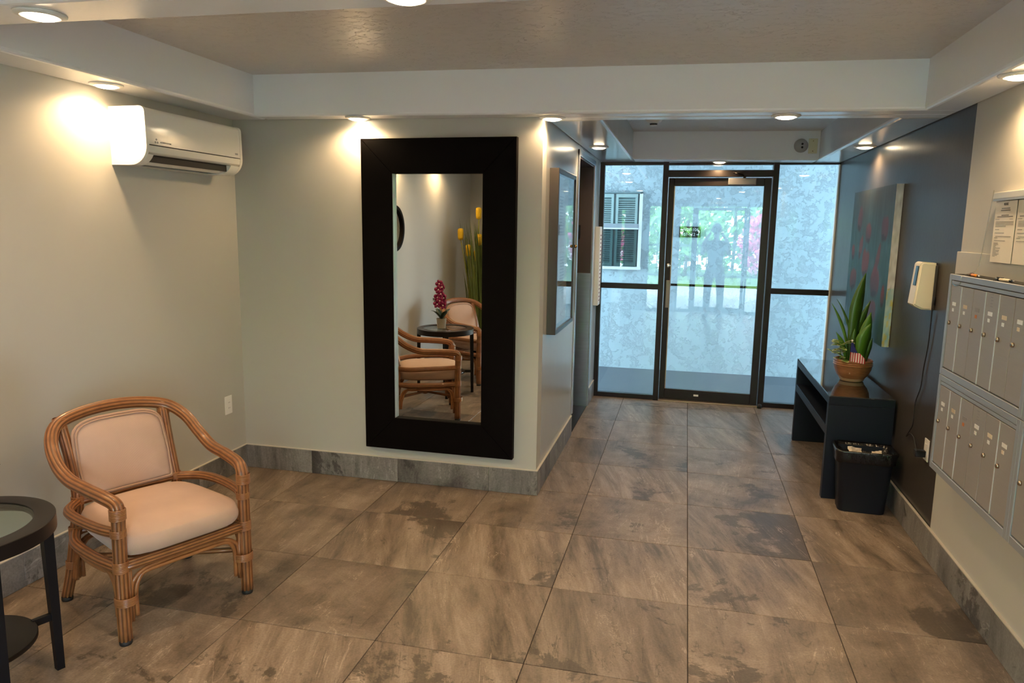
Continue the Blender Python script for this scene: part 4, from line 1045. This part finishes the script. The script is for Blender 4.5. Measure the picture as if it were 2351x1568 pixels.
mailbox(.353, .548, .9985, 'grey mailbox unit of the lower row, partly cut by the photo edge', ('6', (0, 1, 4), .236))

# pens on the mailboxes
def pen(x, y, z, ang, body, tip, label, L_=.135):
    t = thing('pen', label, 'pen', (x, y, z), ang)
    def cyl(a, b, r0, r1=None):
        bm = bmesh.new(); add_lathe(bm, [(r0, a), (r1 or r0, b)], 12); bmesh.ops.rotate(bm, verts=bm.verts, matrix=Matrix.Rotation(R(90), 3, 'Y'), cent=(0, 0, 0)); return bm
    obj('barrel', cyl(-L_/2+.03, L_/2-.03, .0058), body, t, True)
    obj('grip', cyl(-L_/2+.012, -L_/2+.03, .004, .0058), tip, t, True)
    obj('tip', cyl(-L_/2, -L_/2+.012, .001, .004), M['chrome'], t, True)
    obj('cap', cyl(L_/2-.03, L_/2, .006), tip, t, True)
    obj('clip', box(L_/2-.055, L_/2-.004, -.0015, .0015, .006, .0085), tip, t)
    return t
pen(1.116, .985, 1.4715, R(87), mat('orange_pen_plastic', (.80, .25, .02), .3), mat('brown_pen_tip', (.12, .06, .03), .4), 'orange pen lying on top of the mailboxes')
pen(1.118, .685, 1.4715, R(95), M['paper_cream'], M['black'], 'white pen with black grip lying on top of the mailboxes')

# notice holder above the mailboxes
nh = thing('notice_holder', 'clear notice holder with typed sheets on the wall above the mailboxes', 'notice board', (XR-.004, 1.02, 1.53))
obj('top_bar', box(-.028, 0, -.62, .012, .262, .290, .003), mat('clear_acrylic_bar', (.55, .53, .47), .2), nh)
obj('groove', box(-.0285, -.006, -.62, .012, .254, .262), M['mail_frame'], nh)
obj('clear_cover', box(-.030, -.0275, -.62, .010, -.01, .262), M['acrylic'], nh)
for k, (y0, y1) in enumerate(((-.205, .0), (-.42, -.215), (-.62, -.43))):
    s = obj('sheet', box(-.018, -.0165, y0, y1, .0, .252), M['paper'] if k == 0 else M['paper'], nh)
    bm = bmesh.new(); yc = (y0+y1)/2
    X0, X1 = -.0186, -.018
    for z, hw in ((.236, .020), (.222, .040), (.214, .045), (.194, .035), (.188, .075)): add_box(bm, X0, X1, yc-hw, yc+hw, z-.0022, z+.0022)
    for z, a, b in ((.178, .01, .05), (.178, .15, .18), (.168, .02, .19), (.162, .02, .19), (.156, .02, .19), (.150, .02, .12), (.136, .02, .06), (.122, .02, .11), (.108, .03, .18), (.102, .02, .05), (.090, .02, .13)): add_box(bm, X0, X1, y1-.0-b, y1-a, z-.001, z+.001)
    if k == 0:
        for q in range(12): add_box(bm, X0, X1, y1-.04-random.random()*.05, y1-.02, .079-q*.005, .081-q*.005)
    obj('print', bm, M['ink_grey'], s)
    text('lettering', 'NOTICE', .012, M['ink'], s, (-.0185, yc, .240), (R(90), 0, R(-90)))
# plastic strap hanging from the holder onto the mailboxes
tag(obj('plastic_strap', tube([(XR-.033, 1.03, 1.83), (XR-.034, 1.032, 1.80), (XR-.036, 1.055, 1.66), (XR-.038, 1.075, 1.545), (XR-.05, 1.07, 1.49), (XR-.10, 1.06, 1.468), (XR-.112, 1.055, 1.455), (XR-.112, 1.06, 1.43), (XR-.115, 1.10, 1.418), (XR-.113, 1.15, 1.425)], .0045, 8, sub=5, flat=.3), glass_mat('clear_vinyl_strap', (.93, .91, .84), .15, 3.5), None, True), 'clear plastic strap hooked over the front of the mailboxes', 'strap')

# ------------------------------------------------------------------ console table
cs = thing('console_table', 'black console table with a glossy top along the charcoal wall', 'table', (.812, 2.175, 0))
CW, CL, CH = .372, 1.335, .655
obj('top', box(0, CW, 0, CL, CH-.055, CH-.006, .0015, 1), M['console'], cs)
obj('glass_top', box(.001, CW-.001, .001, CL-.001, CH-.006, CH, .001, 1), M['console_glass'], cs)
for y in (0, CL-.052): obj('side_panel', box(0, CW, y, y+.052, 0, CH-.0555, .0015, 1), M['console'], cs)
obj('shelf', box(0, CW-.01, .0525, CL-.0525, .402, .458, .0015, 1), M['console'], cs)
obj('back_panel', box(CW-.012, CW, .0525, CL-.0525, .458, CH-.056), M['console'], cs)

# ------------------------------------------------------------------ potted plant on the console
pp = thing('potted_plant', 'snake plant in a carved brown wooden bowl on the console table', 'plant', (1.045, 2.72, CH+.001))
bm = bmesh.new(); add_lathe(bm, [(.066, 0), (.074, .006), (.078, .018), (.083, .022)], 40); autosmooth(obj('foot_ring', bm, M['wood_bowl_light'], pp), 50)
bm = bmesh.new(); add_lathe(bm, [(.080, .021), (.100, .045), (.115, .080), (.120, .108), (.124, .112), (.119, .118), (.1235, .124), (.118, .131), (.122, .140), (.116, .148), (.108, .148), (.104, .125)], 44, cap1=False); autosmooth(obj('bowl', bm, M['wood_bowl'], pp), 50)
bm = bmesh.new(); add_lathe(bm, [(.105, .122), (.105, .128)], 30); obj('soil', bm, M['soil'], pp)
def vleaf(base, tip, wd, mt, name='leaf', curve=.0, bend=(0, 0)):
    bm = bmesh.new(); b = Vector(base); tp = Vector(tip); dirv = tp-b; side = Vector((dirv.z+.001, .35*dirv.z, -dirv.x)).normalized(); nrm = dirv.cross(side).normalized()
    prev = None; n = 10
    for i in range(n+1):
        t_ = i/n; p = b+dirv*t_+Vector((bend[0], bend[1], 0))*4*t_*(1-t_)
        wv = wd*(.45+.55*math.sin(PI*min(1, t_*1.15+.0)*.5)) if t_ < .6 else wd*max(.03, 1-((t_-.6)/.4)**1.7)
        A = bm.verts.new(p+side*wv+nrm*wv*.25); B = bm.verts.new(p); C_ = bm.verts.new(p-side*wv+nrm*wv*.25)
        if prev: bm.faces.new((prev[0], prev[1], B, A)); bm.faces.new((prev[1], prev[2], C_, B))
        prev = (A, B, C_)
    return solid(obj(name, bm, mt, pp, True), .002)
for (b, tp, wd, k, bd) in (((-.01, 0, .12), (.03, 0, .725), .046, 'leaf', (-.02, 0)), ((.03, -.03, .12), (.075, -.04, .47), .042, 'leaf_mid', (.0, 0)), ((.035, -.06, .12), (.07, -.08, .40), .052, 'leaf_mid', (-.015, 0)), ((.01, .03, .12), (.08, .03, .54), .030, 'leaf', (-.02, 0)),
        ((-.03, .0, .12), (-.165, .0, .52), .012, 'leaf_mid', (.03, 0)), ((-.02, .03, .12), (-.13, .02, .545), .010, 'leaf', (.045, 0)), ((-.05, -.02, .12), (-.13, -.04, .33), .018, 'leaf_mid', (.02, 0)), ((0, -.04, .12), (-.02, -.06, .36), .026, 'leaf', (0, 0)), ((.05, .0, .12), (.085, .02, .38), .020, 'leaf', (0, 0)), ((.07, -.02, .12), (.095, -.05, .30), .018, 'leaf', (0, 0)), ((.02, .04, .12), (.055, .06, .45), .034, 'leaf', (0, 0))):
    vleaf(b, tp, wd, M[k], bend=bd)
rs = random.Random(3)
for i in range(26):
    b = Vector((-.088+rs.uniform(-.025, .03), -.03+rs.uniform(-.04, .04), .14+rs.uniform(0, .13)))
    a = rs.uniform(PI*.6, PI*1.7); d = Vector((math.cos(a), math.sin(a)*.6, rs.uniform(-.3, .5))).normalized(); s = d.orthogonal().normalized()
    s = Vector((0, 0, 1)).cross(d).normalized(); L_ = rs.uniform(.055, .075)
    def oval(sc, up):
        bm = bmesh.new(); n_ = 12
        c = [bm.verts.new(b+d*(L_*(.5+.5*sc*math.cos(2*PI*k/n_)))+s*(L_*.30*sc*math.sin(2*PI*k/n_))+Vector((0, 0, up+.006*abs(math.sin(2*PI*k/n_))))) for k in range(n_)]
        bm.faces.new(c); return bm
    o = solid(obj('variegated_leaf', oval(1, 0), M['varieg'], pp), .0012); solid(obj('leaf_centre', oval(.68, .0016), M['leaf_mid'], o), .0012)
bm = tube([(-.088, -.03, .12), (-.09, -.03, .2), (-.10, -.03, .28)], .004, 6); obj('stem', bm, M['leaf_mid'], pp, True)
# little flag stuck in the bowl
fg = thing('small_flag', 'tiny stars and stripes flag stuck in the wooden bowl', 'flag', (1.005, 2.60, CH+.115))
obj('stick', tube([(.0, .035, 0), (0, .005, .17)], .0025, 8, sub=1), M['cream'], fg)
bm = bmesh.new(); bmesh.ops.create_uvsphere(bm, u_segments=10, v_segments=8, radius=.007); bmesh.ops.translate(bm, verts=bm.verts, vec=(0, .005, .172)); obj('finial', bm, M['white'], fg, True)
cols = {'r': mat('flag_red', (.45, .03, .04), .7), 'w': mat('flag_white', (.75, .62, .58), .7), 'b': mat('flag_blue', (.02, .025, .16), .7)}
def fy(x): return -.004+.006*math.sin(x*70)
def strip(x0, x1, ztop0, ztop1, z0, z1):
    bm = bmesh.new(); vs = [(x0, fy(x0), z0), (x1, fy(x1), z1), (x1, fy(x1), ztop1), (x0, fy(x0), ztop0)]
    A = [bm.verts.new(v) for v in vs]; B = [bm.verts.new((v[0], v[1]+.0012, v[2])) for v in vs]
    bm.faces.new(A); bm.faces.new(B[::-1])
    for i in range(4): bm.faces.new((A[i], B[i], B[(i+1) % 4], A[(i+1) % 4]))
    return bm
# the flag hangs down from the stick: canton on top, stripes vertical, outer edge sloping
nS = 13; x0 = -.008; wS = .0072
for k in range(nS):
    xa = x0+k*wS; xb = xa+wS
    def top(x): return .125-max(0, (x-.018))*1.05
    def bot(x): return .055-max(0, x)*.16+.0*x
    za, zb = top(xa), top(xb)
    if k < 8: cz0 = .098-(xa-x0)*.12; cz1 = .098-(xb-x0)*.12
    else: cz0, cz1 = za, zb
    cz0 = min(cz0, za); cz1 = min(cz1, zb)
    if k == 0: canton_top = []
    obj('stripe', strip(xa, xb, cz0, cz1, min(bot(xa), cz0-.004)-.02, min(bot(xb), cz1-.004)-.02), cols['r' if k % 2 == 0 else 'w'], fg)
bm = bmesh.new(); Z = [(x0, .098), (x0+8*wS*.80, .0915), (x0+8*wS*.55, .118), (.006, .160), (x0, .160)]
A = [bm.verts.new((x, fy(x)-.0004, z)) for x, z in Z]; B = [bm.verts.new((x, fy(x)+.0014, z)) for x, z in Z]; bm.faces.new(A); bm.faces.new(B[::-1])
for i in range(5): bm.faces.new((A[i], B[i], B[(i+1) % 5], A[(i+1) % 5]))
ct = obj('canton', bm, cols['b'], fg)
bm = bmesh.new()
for i in range(5):
    for j in range(3):
        x = x0+.005+j*.008+.002*(i % 2); z = .103+i*.009
        if x < x0+.034-(z-.1)*.45: add_box(bm, x-.001, x+.001, fy(x)-.0010, fy(x)-.0004, z-.001, z+.001)
obj('stars', bm, cols['w'], ct)

# ------------------------------------------------------------------ waste bin
wb = thing('waste_bin', 'black plastic waste bin with liner in front of the console table', 'bin', (1.005, 2.045, 0), R(-3))
def rrect(hw, hd, r, z, n=5):
    pts = []
    for (sx, sy, a0) in ((1, 1, 0), (-1, 1, 90), (-1, -1, 180), (1, -1, 270)):
        for k in range(n+1):
            a = R(a0+90*k/n); pts.append((sx*(hw-r)+r*math.cos(a), sy*(hd-r)+r*math.sin(a), z))
    return pts
def loft(bm, rings, cap0=True, cap1=False):
    V = [[bm.verts.new(p) for p in r_] for r_ in rings]; n = len(V[0])
    for a, b in zip(V, V[1:]):
        for i in range(n): bm.faces.new((a[i], a[(i+1) % n], b[(i+1) % n], b[i]))
    if cap0: bm.faces.new(V[0][::-1])
    if cap1: bm.faces.new(V[-1])
    return V
bm = bmesh.new(); loft(bm, [rrect(.122, .070, .030, 0), rrect(.128, .074, .034, .004), rrect(.152, .098, .038, .355), rrect(.158, .104, .040, .362), rrect(.158, .104, .040, .368), rrect(.148, .094, .036, .366), rrect(.122, .068, .030, .02)], cap1=True)
autosmooth(obj('body', bm, M['bin'], wb), 40)
# liner: crumpled skirt over the rim and down inside
rs = random.Random(5)
def crumple(ring, amp, sd):
    out = []
    for k, (x, y, z) in enumerate(ring):
        q = noise.noise(Vector((x*22+sd, y*22, z*9))) ; q2 = noise.noise(Vector((x*60, y*60+sd, 3)))
        l = math.hypot(x, y); out.append((x+x/l*amp*(q+.4*q2), y+y/l*amp*(q+.4*q2), z+amp*1.2*q2))
    return out
R0 = lambda hw, hd, z: rrect(hw, hd, .042, z, 12)
bm = bmesh.new(); loft(bm, [crumple(R0(.160, .106, .31), .007, 2), crumple(R0(.163, .109, .34), .006, 3), crumple(R0(.168, .114, .372), .005, 4), crumple(R0(.166, .112, .384), .006, 5), crumple(R0(.152, .098, .380), .005, 6), crumple(R0(.140, .086, .30), .008, 7), crumple(R0(.13, .078, .18), .01, 8)], cap0=False, cap1=True)
o = obj('liner', bm, M['bag'], wb, True)
def crumpled_paper(x, y, z, s, ang, label, mt):
    bm = bmesh.new(); n = 5
    g_ = [[bm.verts.new((s*(i/n-.5), s*.8*(j/n-.5), s*.22*noise.noise(Vector((i*.7+x*9, j*.6, 2))))) for j in range(n+1)] for i in range(n+1)]
    for i in range(n):
        for j in range(n): bm.faces.new((g_[i][j], g_[i+1][j], g_[i+1][j+1], g_[i][j+1]))
    o = solid(tag(obj('crumpled_paper', bm, mt), label, 'paper', 'papers in the waste bin'), .001); o.location = (x, y, z); o.rotation_euler = ang
crumpled_paper(.965, 2.085, .335, .085, (R(60), R(12), R(20)), 'large crumpled cream paper in the waste bin', M['paper_cream'])
crumpled_paper(1.085, 2.085, .335, .055, (R(50), R(-15), R(-25)), 'small crumpled paper at the right side in the waste bin', M['paper_cream'])

# ------------------------------------------------------------------ ceiling fixtures of the passage
zz = zc(-.385)
sd = thing('smoke_detector', 'off-white smoke detector on the passage ceiling', 'smoke detector', (-.385, 3.47, zz))
bm = bmesh.new(); add_lathe(bm, [(.066, -.001), (.066, -.018), (.056, -.034), (.030, -.044), (.028, -.058), (.022, -.064), (.003, -.065)], 32); autosmooth(obj('housing', bm, M['white'], sd), 40)
bm = bmesh.new(); add_lathe(bm, [(.0285, -.058), (.029, -.052), (.031, -.046)], 24); obj('sensor_slot', bm, M['black'], sd)
sc = thing('security_camera', 'round grey twin-lens security camera on the passage beam', 'camera', (.823, 4.30, 2.368))
bm = bmesh.new(); add_lathe(bm, [(.056, .001), (.058, .012), (.052, .030), (.038, .048), (.018, .056), (.003, .057)], 32); bmesh.ops.rotate(bm, verts=bm.verts, matrix=Matrix.Rotation(R(90), 3, 'X'), cent=(0, 0, 0)); obj('dome', bm, M['camera_grey'], sc, True)
for zl in (-.018, .010):
    bm = bmesh.new(); add_lathe(bm, [(.009, 0), (.009, .012), (.002, .013)], 14); bmesh.ops.rotate(bm, verts=bm.verts, matrix=Matrix.Rotation(R(90), 3, 'X'), cent=(0, 0, 0)); bmesh.ops.translate(bm, verts=bm.verts, vec=(.004, -.048, zl)); obj('lens', bm, M['black'], sc, True)
t = thing('blank_cover_plate', 'cream blank cover plate beside the security camera', 'cover plate', (.920, 4.30, 2.365))
obj('plate', box(-.036, .036, -.006, -.0005, -.062, .062, .003), M['cream'], t)
bm = bmesh.new()
for z in (-.042, .042): add_lathe(bm, [(.004, 0), (.004, .002)], 8, (0, 0, 0)); bmesh.ops.rotate(bm, verts=bm.verts[-16:], matrix=Matrix.Rotation(R(90), 3, 'X'), cent=(0, 0, 0)); bmesh.ops.translate(bm, verts=bm.verts[-16:], vec=(0, -.006, z))
obj('screws', bm, M['brass'], t)

# ------------------------------------------------------------------ person taking the picture (shows as a faint reflection in the glass door)
pn = thing('person', 'person standing at the rear entrance holding up a camera, reflected in the glass door', 'person', (-.087, -2.80, 0))
def skin_body(name, joints, edges, mt, parent, sub=2):
    me = bpy.data.meshes.new(name); me.from_pydata([j[:3] for j in joints], edges, []); me.update()
    o = bpy.data.objects.new(name, me); COL.objects.link(o); o.parent = parent
    md = o.modifiers.new('skin', 'SKIN'); md.use_smooth_shade = True
    for v, j in zip(me.skin_vertices[0].data, joints): v.radius = (j[3], j[4] if len(j) > 4 else j[3]); v.use_root = False
    me.skin_vertices[0].data[0].use_root = True
    sb = o.modifiers.new('smooth', 'SUBSURF'); sb.levels = sub; sb.render_levels = sub
    me.materials.append(mt); return o
# pelvis, chest, neck, head ; arms raised to the camera ; legs
J = [(0, 0, .93, .13, .10), (0, 0, 1.10, .12, .09), (0, 0, 1.30, .145, .095), (0, .005, 1.44, .07, .06), (0, .01, 1.50, .045, .05), (0, .02, 1.565, .06, .07), (0, .025, 1.64, .072, .09), (0, .02, 1.71, .06, .075),
     (-.17, 0, 1.40, .055), (-.25, .07, 1.17, .043), (-.22, .17, 1.40, .034), (-.115, .20, 1.57, .024), (-.095, .205, 1.60, .026),
     (.17, 0, 1.40, .055), (.25, .07, 1.17, .043), (.22, .17, 1.40, .034), (.115, .20, 1.57, .024), (.095, .205, 1.60, .026),
     (-.10, 0, .84, .088), (-.12, .01, .48, .058), (-.13, -.01, .09, .040), (-.14, .10, .035, .038, .032),
     (.10, 0, .84, .088), (.12, .01, .48, .058), (.13, -.01, .09, .040), (.14, .10, .035, .038, .032)]
Ed = [(0, 1), (1, 2), (2, 3), (3, 4), (4, 5), (5, 6), (6, 7), (2, 8), (8, 9), (9, 10), (10, 11), (11, 12), (2, 13), (13, 14), (14, 15), (15, 16), (16, 17), (0, 18), (18, 19), (19, 20), (20, 21), (0, 22), (22, 23), (23, 24), (24, 25)]
body = skin_body('body', J, Ed, M['skin'], pn)
sh = [(0, 0, .80, .165, .125), (0, 0, 1.10, .145, .11), (0, 0, 1.30, .165, .115), (0, .0, 1.42, .10, .08), (-.17, 0, 1.40, .072), (-.245, .025, 1.29, .062), (.17, 0, 1.40, .072), (.245, .025, 1.29, .062)]
skin_body('shirt', sh, [(0, 1), (1, 2), (2, 3), (2, 4), (4, 5), (2, 6), (6, 7)], M['shirt'], pn)
tr = [(0, 0, 1.0, .145, .112), (-.10, 0, .82, .105), (-.12, .01, .48, .075), (-.13, -.01, .10, .066), (.10, 0, .82, .105), (.12, .01, .48, .075), (.13, -.01, .10, .066)]
skin_body('trousers', tr, [(0, 1), (1, 2), (2, 3), (0, 4), (4, 5), (5, 6)], M['jeans'], pn)
for s_ in (-1, 1):
    # hand: palm with four curled fingers and a thumb around the camera
    hj = [(s_*.092, .205, 1.60, .022, .014), (s_*.082, .215, 1.635, .024, .013)]; he = [(0, 1)]
    for k in range(4):
        b0 = len(hj); z = 1.615+.019*k; L_ = (.030, .036, .034, .026)[k]
        hj += [(s_*.080, .232, z, .009), (s_*.066, .232+L_*.7, z, .008), (s_*.045, .232+L_*.9, z, .007)]; he += [(1, b0), (b0, b0+1), (b0+1, b0+2)]
    b0 = len(hj); hj += [(s_*.070, .200, 1.625, .010), (s_*.048, .195, 1.622, .009)]; he += [(0, b0), (b0, b0+1)]
    skin_body('hand', hj, he, M['skin'], pn, 1)
    bm = bmesh.new(); bmesh.ops.create_uvsphere(bm, u_segments=12, v_segments=8, radius=.013); bmesh.ops.translate(bm, verts=bm.verts, vec=(s_*.033, .105, 1.635)); obj('eye', bm, M['white'], pn, True)
    bm = bmesh.new(); bmesh.ops.create_uvsphere(bm, u_segments=10, v_segments=8, radius=.5); bmesh.ops.scale(bm, verts=bm.verts, vec=(.016, .04, .062)); bmesh.ops.translate(bm, verts=bm.verts, vec=(s_*.082, .015, 1.63)); obj('ear', bm, M['skin'], pn, True)
    bm = bmesh.new(); loft(bm, [[(x+s_*.135, y+.055, z) for x, y, z in rrect(.047, .135, .045, zz_)] for zz_ in (0, .025, .05)], cap1=True); obj('shoe', bm, M['black'], pn, True)
obj('nose', tube([(0, .105, 1.645), (0, .128, 1.61), (0, .108, 1.60)], .011, 8), M['skin'], pn, True)
obj('mouth', box(-.024, .024, .098, .106, 1.572, 1.580, .003), mat('lips', (.35, .12, .10), .5), pn)
bm = bmesh.new(); bmesh.ops.create_uvsphere(bm, u_segments=24, v_segments=16, radius=.5)
bmesh.ops.scale(bm, verts=bm.verts, vec=(.178, .205, .20)); bmesh.ops.translate(bm, verts=bm.verts, vec=(0, .005, 1.672))
bmesh.ops.delete(bm, geom=[v for v in bm.verts if v.co.z < 1.66 and v.co.y > .02], context='VERTS'); obj('hair', bm, M['hair'], pn, True)
kc = thing('held_camera', 'black photo camera held up by the person at the rear entrance', 'camera', (-.087, -2.57, 1.615))
obj('body', box(-.065, .065, -.03, .025, -.02, .065, .012), M['black'], kc); obj('viewfinder', box(-.022, .022, -.028, .02, .064, .088, .008), M['black'], kc)
bm = bmesh.new(); add_lathe(bm, [(.036, 0), (.037, .03), (.034, .034)], 24); bmesh.ops.rotate(bm, verts=bm.verts, matrix=Matrix.Rotation(R(-90), 3, 'X'), cent=(0, 0, 0)); bmesh.ops.translate(bm, verts=bm.verts, vec=(0, .024, .028)); obj('lens_barrel', bm, M['black'], kc, True)
